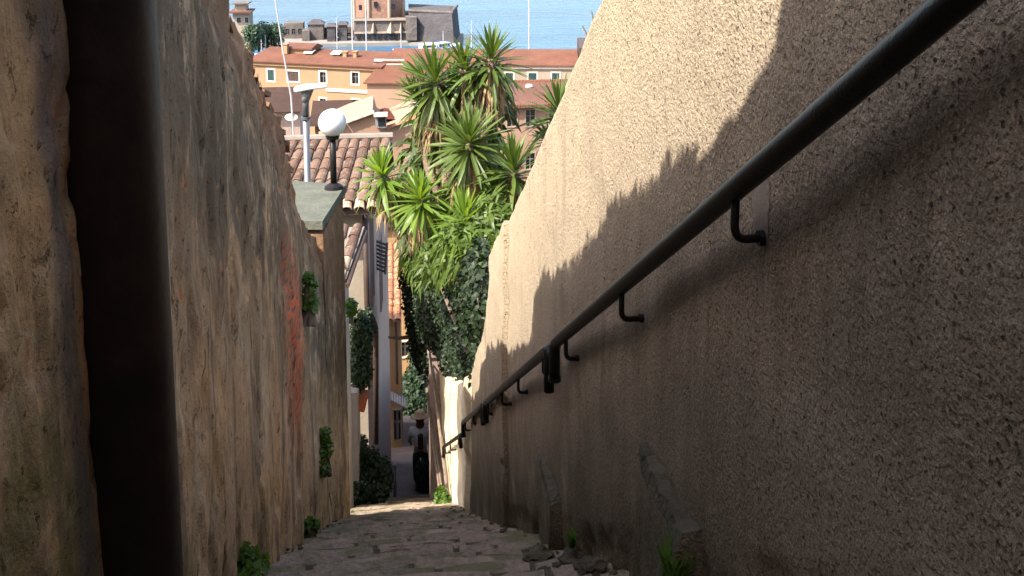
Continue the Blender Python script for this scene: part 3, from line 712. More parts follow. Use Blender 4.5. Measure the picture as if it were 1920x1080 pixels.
# lean-to in front
t = thing('lean_to', (-1, 14, -9), 'small lean-to with tiled eave low against the pale house, beside the left pier', 'outbuilding')
facade(t, (-1.9, 13.55), (-.67, 13.55), -12, -5.05, M['white'], []); facade(t, (-.67, 13.55), (-.65, 14.7), -12, -4.9, M['white'], [])
facade(t, (-.65, 14.7), (-1.9, 14.7), -12, -4.85, M['white'], [])
tiled_roof(t, (-1.9, 13.35, -5.06), (-.63, 13.4, -5.06), (-1.8, 14.75, -4.76), (-.40, 14.75, -4.76), [M['tnear'], M['tlight']], .17, .35)
mb = MB(); mb.tube([(-.61, 13.35, -5.13), (-.385, 14.75, -4.84)], .035, 8); obj('gutter', mb, M['shutb'], t)
# planter of flowers hanging on the lean-to corner
t = thing('planter', (at(676, 768, 15.5)), 'red terracotta planter fixed to the whitewashed wall', 'planter')
c = at(677, 752, 15.5); mb = MB(); ax = (Vector((1, 0, -.25)).normalized(), Vector((0, 1, 0)), Vector((.25, 0, 1)).normalized()); mb.box(c, (.17, .2, .26), ax); mb.box(c + Vector((.02, 0, .13)), (.21, .24, .03), ax); obj('pot', mb, M['terra'], t)
# white garden wall by the bushes
mb = MB(); mb.prism([(-1.6, 15.2), (-.58, 15.2), (-.55, 15.5), (-1.6, 15.5)], -12, -7.6); o = obj('garden_wall', mb, M['white']); tag(o, 'whitewashed garden wall behind the dark bush', 'wall')
# narrow ochre house at the bottom
t = thing('house', (-.3, 29, -16), 'narrow ochre house with grey awning at the bottom of the alley', 'house')
fl = facade(t, (-1.2, 26.6), (.20, 26.6), -18, at(745, 603, 26.6).z, M['ochre'], [(1.18, 1.36, at(745, 825, 26.6).z, at(745, 768, 26.6).z)], frame=M['wood'], fw=.03, depth=.1)
facade(t, (.20, 26.6), (.26, 30.5), -18, -10.85, M['ochre'], []); facade(t, (.26, 30.5), (-1.2, 30.5), -18, -10.85, M['ochre'], [])
tiled_roof(t, (-1.0, 26.4, at(745, 600, 26.4).z), (.22, 26.4, at(745, 600, 26.4).z), (-1.0, 30.6, -10.5), (.28, 30.6, -10.5), [M['torange']], .2, .42)
mb = MB(); x = at(743, 610, 26.45).x; mb.tube([(x, 26.5, at(743, 603, 26.5).z), (x, 26.5, at(743, 720, 26.5).z)], .035, 8); obj('downpipe', mb, M['shutb'], t)
c = at(745, 748, 26.2); ax = (Vector((.9, 0, -.55)).normalized(), Vector((0, 1, 0)), Vector((.55, 0, .9)).normalized())
aw = thing('awning', c, 'grey slatted awning over the door of the ochre house', 'awning')
for k in range(7): mb = MB(); mb.box(c + ax[0] * (-.24 + k * .08), (.05, .5, .02), ax); obj('slat', mb, M['awn'], aw)
for q_ in (-.28, .28): mb = MB(); mb.box(c + Vector((0, q_, 0)), (.62, .03, .04), ax); obj('frame', mb, M['wood'], aw)
# taller yellow house behind
t = thing('house', (0, 38, -18), 'plain yellow house wall closing the alley behind the ochre house', 'house')
Z = at(750, 424, 36).z
facade(t, (-2.5, 36), (1.0, 36), -21, Z, M['ochre'], [(2.75, 3.1, at(772, 668, 36).z, at(772, 640, 36).z)], frame=M['trim'], fw=.05); facade(t, (1.0, 36), (1.0, 41), -21, Z, M['ochre'], []); facade(t, (-2.5, 41), (-2.5, 36), -21, Z, M['ochre'], [])
mb = MB(); mb.prism([(-2.6, 35.8), (1.1, 35.8), (1.1, 41), (-2.6, 41)], Z, lambda p: Z + .05 + (p[1] - 35.8) * .02); obj('roof', mb, M['tbrown'], t)
x = at(777, 600, 35.95).x; mb = MB(); mb.tube([(x, 35.93, Z), (x, 35.93, at(777, 690, 36).z)], .05, 8); obj('downpipe', mb, M['terra'], t)

# --- peach house with valley roof, mid distance
t = thing('house', (2, 46, -22), 'peach rendered house with orange tiled verges and a small dormer', 'house')
def poly_wall(parent, pxs, Y, th, mat, name='wall'):
    vs = [at(px, py, Y) for px, py in pxs]; n = len(vs); b = [v + Vector((0, th, 0)) for v in vs]; mb = MB()
    mb.add(vs + b, [tuple(range(n)), tuple(range(2 * n - 1, n - 1, -1))] + [(i, (i + 1) % n, n + (i + 1) % n, n + i) for i in range(n)]); return obj(name, mb, mat, parent)
poly_wall(t, [(600, 420), (600, 250), (648, 229), (698, 212), (704, 236), (716, 244), (727, 240), (765, 224), (800, 214), (830, 212), (830, 420)], 42, 4, M['peach'])
def verge(parent, a, b, Y, mat):
    a = at(*a, Y); b = at(*b, Y); n = max(2, int((b - a).length / .3)); pr = tile_proto('tile', .34, .36, .13, mat)
    d = (b - a).normalized(); x = Vector((0, 1, 0)); z = d.cross(x); z = z if z.z > 0 else -z; x = d.cross(z)
    for k in range(n):
        piece('tile', pr, Matrix.Translation(a + (b - a) * (k / n) + Vector((0, -.05, 0))) @ Matrix((x, d, z)).transposed().to_4x4(), parent)
verge(t, (600, 252), (648, 230), 42.0, M['torange']); verge(t, (648, 230), (700, 211), 42.0, M['tlight']); verge(t, (727, 240), (768, 223), 42, M['torange']); verge(t, (768, 223), (830, 211), 42, M['torange'])
mb = MB(); vs = [at(690, 222, 43), at(745, 224, 43), at(800, 214, 43.5), at(742, 206, 46), at(722, 202, 46), at(700, 208, 46)]; mb.add(vs, [(0, 1, 2, 3, 4, 5)]); mb.add([v + Vector((0, 0, -.15)) for v in vs], [(5, 4, 3, 2, 1, 0)]); obj('roof', mb, M['tred'], t, fix=False)
c = at(714, 226, 41.8); mb = MB(); mb.box(c, (.46, .5, .50)); dm = obj('dormer', mb, M['wood'], t)
mb = MB(); mb.box(c + Vector((0, -.05, .27)), (.56, .7, .06)); obj('dormer_roof', mb, M['trim'], dm)
mb = MB(); mb.box(c + Vector((0.04, -.26, 0)), (.3, .03, .36)); obj('pane', mb, M['pane'], dm)
# --- pink house on the right of the yuccas
t = thing('house', (9, 62, -28), 'pink house with red roof and dark windows right of the yuccas', 'house')
Y = 62; z_e = at(980, 196, Y).z; xl = at(860, 200, Y).x; xr = at(1100, 200, Y).x
ops = []
for (a, b, c, d) in [(951, 969, 207, 237), (986, 1003, 207, 237), (1030, 1048, 207, 237), (951, 969, 288, 318), (986, 1003, 288, 318)]:
    ops.append((at(a, 200, Y).x - xl, at(b, 200, Y).x - xl, at(960, d, Y).z, at(960, c, Y).z))
facade(t, (xl, Y), (xr, Y), -40, z_e, M['peach'], ops, frame=M['palecream'], fw=.08)
facade(t, (xr, Y), (xr, Y + 9), -40, z_e, M['peach'], []); facade(t, (xl, Y + 9), (xl, Y), -40, z_e, M['peach'], [])
mb = MB(); z_r = at(980, 154, Y + 7).z; mb.prism([(xl - .3, Y - .4), (xr + .3, Y - .4), (xr + .3, Y + 7), (xl - .3, Y + 7)], lambda p: (z_e if p[1] < Y + 1 else z_r) - .15, lambda p: z_e + .05 if p[1] < Y + 1 else z_r); obj('roof', mb, M['tfar2'], t)
mb = MB(); mb.tube([(xl - .3, Y + 7, z_r), (xr + .3, Y + 7, z_r)], .16, 8); obj('ridge', mb, M['tfar'], t)
mb = MB(); p = at(992, 162, Y + 5); mb.sphere(p, .22, 10, 6, (1.3, 1, .8)); obj('roof_vent', mb, M['trim'], t)
# --- brown roofed houses on the left
def gabled(x0, x1, Y, ze, zr, dy, wm, rm, label, zb=-40, rot=0):
    t = thing('house', ((x0 + x1) / 2, Y, zb), label, 'house')
    facade(t, (x0, Y), (x1, Y), zb, ze, wm, [((x1 - x0) * .3, (x1 - x0) * .45, ze - 1.8, ze - .7)], fw=.08); facade(t, (x1, Y), (x1, Y + 2 * dy), zb, ze, wm, []); facade(t, (x0, Y + 2 * dy), (x0, Y), zb, ze, wm, [])
    mb = MB(); mb.add([(x0 - .3, Y - .4, ze - .05), (x1 + .3, Y - .4, ze - .05), (x1 + .3, Y + dy, zr), (x0 - .3, Y + dy, zr), (x1 + .3, Y + 2 * dy + .4, ze - .05), (x0 - .3, Y + 2 * dy + .4, ze - .05)], [(0, 1, 2, 3), (3, 2, 4, 5), (1, 4, 2), (0, 3, 5)]); obj('roof', mb, rm, t)
    return t
a = at(500, 205, 50); b = at(562, 205, 50); h = gabled(a.x - 2, b.x, 50, at(530, 205, 50).z, at(530, 163, 53).z, 3, M['pinkw'], M['tbrown'], 'brown roofed house right behind the crest of the left wall')
a = at(590, 225, 58); b = at(648, 225, 58); gabled(a.x, b.x, 58, at(620, 232, 58).z, at(620, 188, 61).z, 3, M['peach'], M['tbrown'], 'house with brown roof showing behind the globe lamp')
t = thing('satellite_dish', at(548, 232, 44), 'white satellite dish just left of the grey street light', 'satellite dish')
c = at(546, 220, 44); mb = MB(); vs = []
for j in range(5):
    for k in range(16): a = 2 * pi * k / 16; r = .28 * j / 4 + .001; vs.append(c + Vector((r * cos(a), .35 * r * sin(a) * .5 + r * r * .3, r * sin(a) * .55)))
mb.add(vs, [(j * 16 + k, j * 16 + (k + 1) % 16, (j + 1) * 16 + (k + 1) % 16, (j + 1) * 16 + k) for j in range(4) for k in range(16)]); obj('dish', mb, M['trim'], t, smooth=True)
mb = MB(); mb.tube([c, c + Vector((0, .3, -.6)), c + Vector((0, .3, -1.6))], .03, 8); obj('mast', mb, M['galv'], t)
a = at(516, 0, 44); b = at(546, 182, 44)
mb = MB(); mb.tube([b + Vector((.1, 0, -3.5)), b, at(530, 92, 44), a, a + Vector((-.1, 0, 2))], [.045, .04, .035, .03, .02], 8); o = obj('aerial_pole', mb, M['mast']); tag(o, 'tall thin leaning aerial pole rising from the brown roofs', 'aerial pole')

# --- long yellow building by the harbour
t = thing('apartment_building', (-4, 128, -38), 'long yellow ochre waterfront building with orange roof and green shutters', 'building')
ze = -20.2
P0 = atz(470, 112.5, ze); P1 = atz(712, 124, ze); P0.z = P1.z = 0
u = (P1 - P0).normalized(); n_ = Vector((u.y, -u.x, 0)); Lf = (P1 - P0).length
def uof(px, py=120, PP=P0, uu=u):
    d = ray(px, py); A = d.x; B = d.y                       # intersect vertical plane
    det = uu.x * (-B) + A * uu.y; 
    s = (PP.x * (-B) + A * PP.y) / det                     # P + u*a = k*d
    return -s
def uz(px, py, PP, uu):
    a = uof(px, py, PP, uu); q = PP + uu * a; d = ray(px, py); k = q.y / d.y; return a, d.z * k
ops = []
for (px0, px1, y0, y1, mt) in [(502, 514, 131, 151, 'shut'), (540, 560, 134, 152, 'shutb'), (600, 611, 135, 155, None), (660, 672, 136, 157, None), (600, 611, 185, 199, None), (661, 673, 187, 207, None), (540, 552, 184, 203, None)]:
    a0, za = uz(px0, (y0 + y1) / 2, P0, u); a1, _ = uz(px1, (y0 + y1) / 2, P0, u); _, zt = uz((px0 + px1) / 2, y0, P0, u); _, zb = uz((px0 + px1) / 2, y1, P0, u)
    ops.append((a0, a1, zb, zt) + ((M[mt],) if mt else ()))
for row in (3.8, 7.4, 11): # storeys hidden behind the nearer roofs
    for k in range(4):
        uu0 = 2.5 + k * 4.1
        if uu0 + 1 < Lf: ops.append((uu0, uu0 + .8, ops[5][2] - row - .0, ops[5][3] - row))
facade(t, P0, P1, -39, ze, M['yellow'], ops, fw=.22, depth=.3)
facade(t, P1, P1 - n_ * 12, -39, ze, M['yellow'], []); facade(t, P0 - n_ * 12, P0, -39, ze, M['yellow'], [])
def slope_roof(parent, P0, P1, n_, ze, zr, dd, mat, ov=.5, name='roof', back=True, hipr=0, hipl=0):
    u = (P1 - P0).normalized(); e0 = P0 + n_ * ov - u * ov; e1 = P1 + n_ * ov + u * ov; r0 = P0 - n_ * dd - u * ov + u * hipl; r1 = P1 - n_ * dd + u * ov - u * hipr; b0 = P0 - n_ * (2 * dd) - u * ov; b1 = P1 - n_ * (2 * dd) + u * ov
    V = lambda p, z: Vector((p.x, p.y, z)); mb = MB()
    mb.add([V(e0, ze), V(e1, ze), V(r1, zr), V(r0, zr), V(b0, ze), V(b1, ze), V(e0, ze - .18), V(e1, ze - .18), V(b1, ze - .18), V(b0, ze - .18)], [(0, 1, 2, 3), (3, 2, 5, 4), (0, 3, 4), (1, 5, 2), (6, 7, 1, 0), (7, 8, 5, 1), (8, 9, 4, 5), (9, 6, 0, 4), (6, 9, 8, 7)]); return obj(name, mb, mat, parent)
zr = atz(600, 91, -18)[2]
dd = 6.0; q = uz(600, 91, P0 - n_ * dd, u)[1]
slope_roof(t, P0, P1, n_, ze, q, dd, M['tfar'])
a0, z0_ = uz(612, 168, P0, u); a1, _ = uz(690, 168, P0, u); mb = MB(); mb.box(P0 + u * ((a0 + a1) / 2) + n_ * .06 + Vector((0, 0, z0_)), (a1 - a0, .14, .4), (u, n_, Vector((0, 0, 1)))); obj('string_course', mb, M['trim'], t)
mb = MB(); mb.box((P0 + P1) / 2 + n_ * .14 + Vector((0, 0, ze - .42)), (Lf, .28, .3), (u, n_, Vector((0, 0, 1)))); obj('cornice', mb, M['yellow'], t)
for (px, py, w_, h_) in [(648, 105, .5, 1.0), (667, 104, .45, .9), (535, 92, .8, 1.2)]:
    a_, z_ = uz(px, py, P0 - n_ * 3, u); mb = MB(); c = P0 - n_ * 3 + u * a_; mb.box(Vector((c.x, c.y, z_)), (w_, .6, h_), (u, n_, Vector((0, 0, 1)))); mb.box(Vector((c.x, c.y, z_ + h_ / 2 + .08)), (w_ + .25, .8, .12), (u, n_, Vector((0, 0, 1)))); obj('chimney', mb, M['yellow'], t)
for (px, py) in [(580, 97), (631, 99)]:
    a_, z_ = uz(px, py, P0 - n_ * 3.4, u); c = P0 - n_ * 3.4 + u * a_; mb = MB(); mb.box(Vector((c.x, c.y, z_ + .02)), (1.3, 1.0, .12), (u, (n_ + Vector((0, 0, -.3))).normalized(), Vector((0, -.0, 1)))); obj('skylight', mb, M['trim'], t)
# attic box on its roof
a0, zt = uz(545, 84, P0 - n_ * 5, u); a1, _ = uz(592, 84, P0 - n_ * 5, u); c = P0 - n_ * 5 + u * ((a0 + a1) / 2); mb = MB()
mb.box(Vector((c.x, c.y, zt - .9)), (a1 - a0, 3, 1.5), (u, n_, Vector((0, 0, 1)))); at_ = obj('attic', mb, M['yellow'], t)
slope_roof(at_, c - u * (a1 - a0) / 2 + n_ * 1.5, c + u * (a1 - a0) / 2 + n_ * 1.5, n_, zt - .15, zt + .35, 1.5, M['tfar2'], .3)
# --- peach centre block, nearer, with hipped roof
t = thing('apartment_building', (4, 122, -38), 'peach harbour block with hipped orange roof behind the yucca heads', 'building')
zc = -21.6; Q0 = atz(688, 154, zc); Q1 = atz(900, 156, zc); Q0.z = Q1.z = 0; uq = (Q1 - Q0).normalized(); nq = Vector((uq.y, -uq.x, 0))
ops = []
for (px0, px1, y0, y1) in [(840, 852, 168, 190), (880, 892, 168, 190)]:
    a0, _ = uz(px0, (y0 + y1) / 2, Q0, uq); a1, _ = uz(px1, (y0 + y1) / 2, Q0, uq); _, z1 = uz(px0, y0, Q0, uq); _, z2 = uz(px0, y1, Q0, uq); ops.append((a0, a1, z2, z1))
Lq = (Q1 - Q0).length
facade(t, Q0, Q1, -39, zc, M['peach'], ops, fw=.2); facade(t, Q1, Q1 - nq * 12, -39, zc, M['peach'], []); facade(t, Q0 - nq * 12, Q0, -39, zc, M['peach'], [])
zz = uz(800, 91, Q0 - nq * 9, uq)[1]
slope_roof(t, Q0, Q1, nq, zc, zz, 9, M['tfar'], .4, hipl=2.3)
for (py, th, m_) in [(113.5, .35, M['trim']), (118, .35, M['pane']), (121.5, .3, M['trim'])]:
    dd_ = 9 * (154 - py) / 63.; a0, z_ = uz(702 + (py - 113) * -.2, py, Q0 - nq * dd_, uq); a1, _ = uz(758, py, Q0 - nq * dd_, uq); c = Q0 - nq * dd_ + uq * ((a0 + a1) / 2); mb = MB(); mb.box(Vector((c.x, c.y, z_)), (a1 - a0, .5, th), (uq, nq, Vector((0, 0, 1)))); obj('roof_terrace_wall', mb, m_, t)
# --- right cream block
t = thing('apartment_building', (20, 124, -38), 'pale cream harbour block with orange roof at the right', 'building')
zc = -20.3; Q0 = atz(885, 121, zc); Q1 = atz(1079, 122, zc); Q0.z = Q1.z = 0; uq = (Q1 - Q0).normalized(); nq = Vector((uq.y, -uq.x, 0))
ops = []
for (px0, px1, y0, y1) in [(948, 962, 137, 151), (991, 1006, 137, 151), (1035, 1049, 137, 151), (905, 919, 137, 151)]:
    a0, _ = uz(px0, (y0 + y1) / 2, Q0, uq); a1, _ = uz(px1, (y0 + y1) / 2, Q0, uq); _, z1 = uz(px0, y0, Q0, uq); _, z2 = uz(px0, y1, Q0, uq); ops.append((a0, a1, z2, z1, M['shut']))
facade(t, Q0, Q1, -39, zc, M['palecream'], ops, fw=.2); facade(t, Q1, Q1 - nq * 12, -39, zc, M['peach'], []); facade(t, Q0 - nq * 12, Q0, -39, zc, M['peach'], [])
zz = uz(1000, 92, Q0 - nq * 6, uq)[1]; slope_roof(t, Q0, Q1, nq, zc, zz, 6, M['tfar'], .4)
mb = MB(); mb.box((Q0 + Q1) / 2 + nq * .12 + Vector((0, 0, zc - .34)), ((Q1 - Q0).length, .24, .3), (uq, nq, Vector((0, 0, 1)))); obj('cornice', mb, M['trim'], t)
mb = MB(); c = Q1 + uq * 1.6 - nq * 5; mb.box(Vector((c.x, c.y, -28.6)), (2.2, 10, 21), (uq, nq, Vector((0, 0, 1)))); o = obj('stair_block', mb, M['shutb'], t)

# ------------------------------------------------------------------ fort, tower, bastion
SEA = -39.5
t = thing('harbour_tower', at(712, 78, 300), 'old octagonal reddish stone tower rising over the harbour', 'tower')
c = at(712, 74, 300); R0 = 7.7; zt = at(712, -70, 300).z; zb = at(712, 40, 300).z
def octo(c, r, a0=rad(22.5)): return [(c.x + r * cos(a0 + k * pi / 4), c.y + r * sin(a0 + k * pi / 4)) for k in range(8)]
mb = MB(); mb.prism(octo(c, R0), SEA - 1, zt); obj('shaft', mb, M['tower'], t)
for k in range(8):
    a = rad(22.5) + k * pi / 4; mb = MB(); mb.tube([(c.x + R0 * cos(a), c.y + R0 * sin(a), SEA + 3), (c.x + R0 * cos(a), c.y + R0 * sin(a), zt)], .55, 6); obj('pilaster', mb, M['towerb'], t)
for (px, py) in [(704, 8), (738, 12), (676, 14)]:
    p = at(px, py, 292.6); mb = MB(); mb.box((p.x, p.y, p.z), (.9, .8, 1.5)); obj('window', mb, M['pane'], t)
mb = MB(); mb.prism(octo(c, R0 + .5), zb - .3, zb + .3); obj('string_course', mb, M['towerb'], t)
t = thing('fort', at(715, 78, 290), 'grey stone fort platform spreading round the foot of the tower', 'fort')
mb = MB(); a = at(664, 36, 290); b = at(768, 36, 290); mb.prism([(a.x, 288), (b.x, 288), (b.x, 312), (a.x, 312)], SEA - 1, a.z); obj('platform', mb, M['fort'], t)
mb = MB(); mb.box(((a.x + b.x) / 2, 287.8, at(700, 61, 288).z), (b.x - a.x, .6, .5)); mb.box(((a.x + b.x) / 2, 287.8, at(700, 37, 288).z), (b.x - a.x, .6, .5)); obj('ledge', mb, M['towerb'], t)
for (px, w_) in [(733, 9), (700, 5), (752, 4)]:
    p = at(px, 40, 287.5); q = at(px, 62, 286.8); r_ = w_ * .15; mb = MB(); mb.add([(p.x, 287.9, p.z), (q.x - r_, 287.9, q.z), (q.x + r_, 287.9, q.z), (q.x, 285.8, q.z)], [(0, 1, 3), (0, 3, 2), (1, 2, 3)]); obj('buttress', mb, M['towerb'], t)
for k in range(9):
    px = 672 + k * 10; p = at(px, 68, 287.6); mb = MB(); mb.box((p.x, 287.75, p.z), (.8, .4, 1.5)); obj('arch_opening', mb, M['pane'], t)
# bastion
t = thing('bastion', at(815, 78, 285), 'dark grey angled stone bastion jutting into the sea right of the tower', 'bastion')
pts = [at(766, 20, 288), at(847, 19, 282), at(857, 19, 300), at(766, 19, 308)]
base = [at(766, 79, 286), at(852, 79, 280), at(864, 76, 300), at(766, 70, 310)]
mb = MB(); mb.add([(p.x, p.y, pts[0].z) for p in pts] + [(p.x, p.y, SEA - 1) for p in base], [(0, 1, 2, 3), (0, 4, 5, 1), (1, 5, 6, 2), (2, 6, 7, 3), (3, 7, 4, 0)]); obj('rampart', mb, M['fortd'], t)
mb = MB(); z_ = pts[0].z; mb.tube([(pts[0].x, pts[0].y, z_), (pts[1].x, pts[1].y, z_), (pts[2].x, pts[2].y, z_)], .45, 6); obj('parapet', mb, M['fort'], t)
mb = MB(); a = at(771, 36, 285.5); mb.box((a.x, 286.0, a.z - 2.5), (3.0, 5, 6.5)); obj('buttress', mb, M['fort'], t)
mb = MB(); a = at(845, 14, 283); mb.box((a.x, a.y, a.z - .5), (.5, .5, 1.6)); obj('bollard', mb, M['fort'], t)
# causeway ruins to the left of the tower
def ruin(px0, px1, pt, pb, Y, mat, label, roof=None):
    t = thing('ruined_building', at((px0 + px1) / 2, pb, Y), label, 'ruin', 'ruins along the mole')
    a = at(px0, pt, Y); b = at(px1, pt, Y); d = 6
    ops = [((b.x - a.x) * (k + .5) / 3 - .5, (b.x - a.x) * (k + .5) / 3 + .5, a.z - 3.2, a.z - 1.6) for k in range(3)] if b.x - a.x > 5 else []
    facade(t, (a.x, Y), (b.x, Y), SEA - 1, a.z, mat, ops, frame=M['fort'], fw=.15); shell(t, [(a.x, Y + .5), (b.x, Y + .5), (b.x, Y + d), (a.x, Y + d)], SEA - 1, a.z - .01, mat, 'rear_wall')
    facade(t, (b.x, Y), (b.x, Y + .5), SEA - 1, a.z, mat, []); facade(t, (a.x, Y + .5), (a.x, Y), SEA - 1, a.z, mat, [])
    if roof:
        zr = at(px0, roof, Y).z; mb = MB(); mb.add([(a.x - .4, Y - .4, a.z), (b.x + .4, Y - .4, a.z), (b.x + .4, Y + d, a.z), (a.x - .4, Y + d, a.z), ((a.x + b.x) / 2 - .8, Y + d / 2, zr), ((a.x + b.x) / 2 + .8, Y + d / 2, zr)], [(0, 1, 5, 4), (1, 2, 5), (2, 3, 4, 5), (3, 0, 4), (0, 3, 2, 1)]); obj('roof', mb, M['fortd'], t)
ruin(532, 568, 44, 88, 296, M['fort'], 'flat topped grey ruin next to the harbour trees', None)
ruin(577, 606, 46, 88, 292, M['fort'], 'ruin with a low hipped top midway along the mole', 38)
ruin(606, 664, 52, 88, 298, M['fort'], 'long low ruin touching the tower platform')
ruin(613, 628, 50, 60, 288, M['fortd'], 'small dark hut on the mole', 45); ruin(634, 650, 47, 60, 289, M['fortd'], 'second dark hut on the mole nearer the tower', 42)
ruin(566, 580, 58, 88, 290, M['fort'], 'lowest stub of ruined wall beside the hipped ruin')
t = thing('villa', at(450, 40, 262), 'pale villa with overhanging roofs at the left shore', 'house')
a = at(436, 24, 262); b = at(466, 24, 262); facade(t, (a.x, 262), (b.x, 262), SEA, a.z, M['palecream'], [(1.0, 2.0, a.z - 2.6, a.z - 1.2), (3, 3.9, a.z - 2.6, a.z - 1.2)], fw=.1); facade(t, (b.x, 262), (b.x, 270), SEA, a.z, M['palecream'], [])
mb = MB(); mb.box(((a.x + b.x) / 2, 265, a.z + .15), (b.x - a.x + 1.5, 9, .35)); obj('roof', mb, M['tfar2'], t)
a2 = at(440, 8, 264); b2 = at(461, 8, 264); facade(t, (a2.x, 264), (b2.x, 264), a.z, a2.z, M['palecream'], []); facade(t, (b2.x, 264), (b2.x, 269), a.z, a2.z, M['palecream'], []); mb = MB(); mb.box(((a2.x + b2.x) / 2, 266.5, a2.z + .15), (b2.x - a2.x + 1.4, 6.5, .3)); obj('roof', mb, M['fort'], t)
mb = MB(); c = at(690, 78, 296); mb.prism([(at(430, 80, 280).x, 284), (at(766, 80, 284).x, 284), (at(860, 80, 284).x, 279), (at(870, 78, 300).x, 302), (at(430, 60, 310).x, 312)], SEA - 2, SEA + 1.0); obj('mole', mb, M['quay'], kind='structure')

# ------------------------------------------------------------------ foliage helpers
def leaf_cloud(blobs, n, size, seed, shape='leaf', hang=0.0, shell_=.55):
    r = random.Random(seed); mb = MB(); wts = [b[1][0] * b[1][1] * b[1][2] for b in blobs]
    for _ in range(n):
        c, rad_ = r.choices(blobs, wts)[0]
        while True:
            d = Vector((r.gauss(0, 1), r.gauss(0, 1), r.gauss(0, 1)))
            if d.length > .01: break
        d.normalize(); k = (r.random() ** .33) if r.random() > shell_ else r.uniform(.85, 1.02)
        k *= 1 + .22 * fbm((d.x * 1.8 + c[0], d.y * 1.8 + c[1], d.z * 1.8 + seed), 3)
        p = Vector((c[0] + d.x * k * rad_[0], c[1] + d.y * k * rad_[1], c[2] + d.z * k * rad_[2]))
        s = size * r.uniform(.6, 1.35)
        nrm = (d + Vector((r.gauss(0, .55), r.gauss(0, .55), r.gauss(0, .55) + .35))).normalized()
        a = nrm.cross(Vector((r.gauss(0, 1), r.gauss(0, 1), r.gauss(0, 1) - hang))).normalized(); b = nrm.cross(a)
        if b.z > 0 and r.random() < hang: b = -b
        if shape == 'leaf':
            mb.add([p, p + a * s * .42 + b * s * .35 + nrm * s * .08, p + b * s, p - a * s * .42 + b * s * .35 + nrm * s * .08], [(0, 1, 2), (0, 2, 3)])
        else:
            w = s * .09; q = p + b * s * .55 + nrm * s * .12; e = p + b * s + nrm * s * .02 - Vector((0, 0, s * .25)); mb.add([p - a * w * .4, p + a * w * .4, q + a * w, q - a * w, e], [(0, 1, 2, 3), (3, 2, 4)])
    return mb
def bush(name, blobs, n, size, seed, mat, label, cat='bush', shape='leaf', hang=.0, stems=None, group=None):
    lo = min(c[2] - r[2] for c, r in blobs); c0 = blobs[0][0]
    t = thing(name, (c0[0], c0[1], lo), label, cat, group)
    obj('foliage', leaf_cloud(blobs, n, size, seed, shape, hang), mat, t, fix=False)
    mb = MB(); r = random.Random(seed)
    for c, rr in blobs:
        for k in range(3): mb.tube([(c0[0] + r.uniform(-.05, .05), c0[1] + r.uniform(-.05, .05), lo - .1), (c[0], c[1], c[2] - rr[2] * .4), (c[0] + r.uniform(-.5, .5) * rr[0], c[1] + r.uniform(-.5, .5) * rr[1], c[2] + r.uniform(0, .5) * rr[2])], [.02, .014, .006], 6)
    obj('stem', mb, M['twig'], t); return t

# ivy over the low wall
def B(px, py, Y, rx, ry, rz_): p = at(px, py, Y); return ((p.x, p.y, p.z), (rx, ry, rz_))
ivb = [B(905, 560, 9.0, .20, .6, .55), B(903, 630, 9.1, .14, .45, .38), B(897, 685, 9.3, .09, .3, .34), B(902, 560, 10.2, .28, .7, .65), B(892, 640, 10.6, .16, .6, .40), B(893, 560, 11.6, .34, .9, .72), B(868, 640, 12.5, .20, .8, .40), B(870, 560, 13.5, .40, 1.1, .85), B(845, 650, 15, .22, .9, .38), B(835, 560, 15.8, .50, 1.0, .95), B(815, 655, 17.2, .30, .8, .45), B(800, 560, 17.6, .42, 1.0, .95), B(800, 640, 18.4, .34, .8, .62), B(785, 590, 19.0, .25, .7, .8), B(790, 520, 17.8, .40, .8, .5), B(897, 700, 9.8, .07, .25, .15), B(862, 692, 12.6, .08, .9, .12)]
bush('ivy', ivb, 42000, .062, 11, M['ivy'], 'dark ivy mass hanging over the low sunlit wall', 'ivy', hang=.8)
shb = [B(885, 450, 10.4, .32, .5, .26), B(845, 465, 11.5, .38, .6, .26), B(925, 430, 10.4, .22, .5, .32), B(812, 492, 12.6, .30, .5, .18), B(875, 485, 11, .34, .6, .16)]
bush('shrub', shb, 3800, .20, 12, M['bush'], 'bright green shrub of long narrow leaves between ivy and yuccas', 'shrub', shape='blade', hang=.5)

M['under'] = leaf("undergrowth_blade", (.022, .040, .012), (.060, .085, .020), .2)
und = [B(870, 330, 12.4, .42, .4, .42), B(835, 400, 12.2, .45, .4, .30), B(915, 380, 12.0, .38, .4, .42), B(855, 230, 12.5, .34, .3, .40), B(900, 200, 12.3, .22, .3, .45), B(965, 400, 12.4, .28, .3, .34), B(800, 440, 12.6, .26, .3, .22), B(790, 300, 12.6, .14, .2, .36)]
bush('shrub', und, 4200, .34, 13, M['under'], 'dark tangle of narrow leaves filling the gaps behind the yucca trunks', 'shrub', shape='blade', hang=.6)
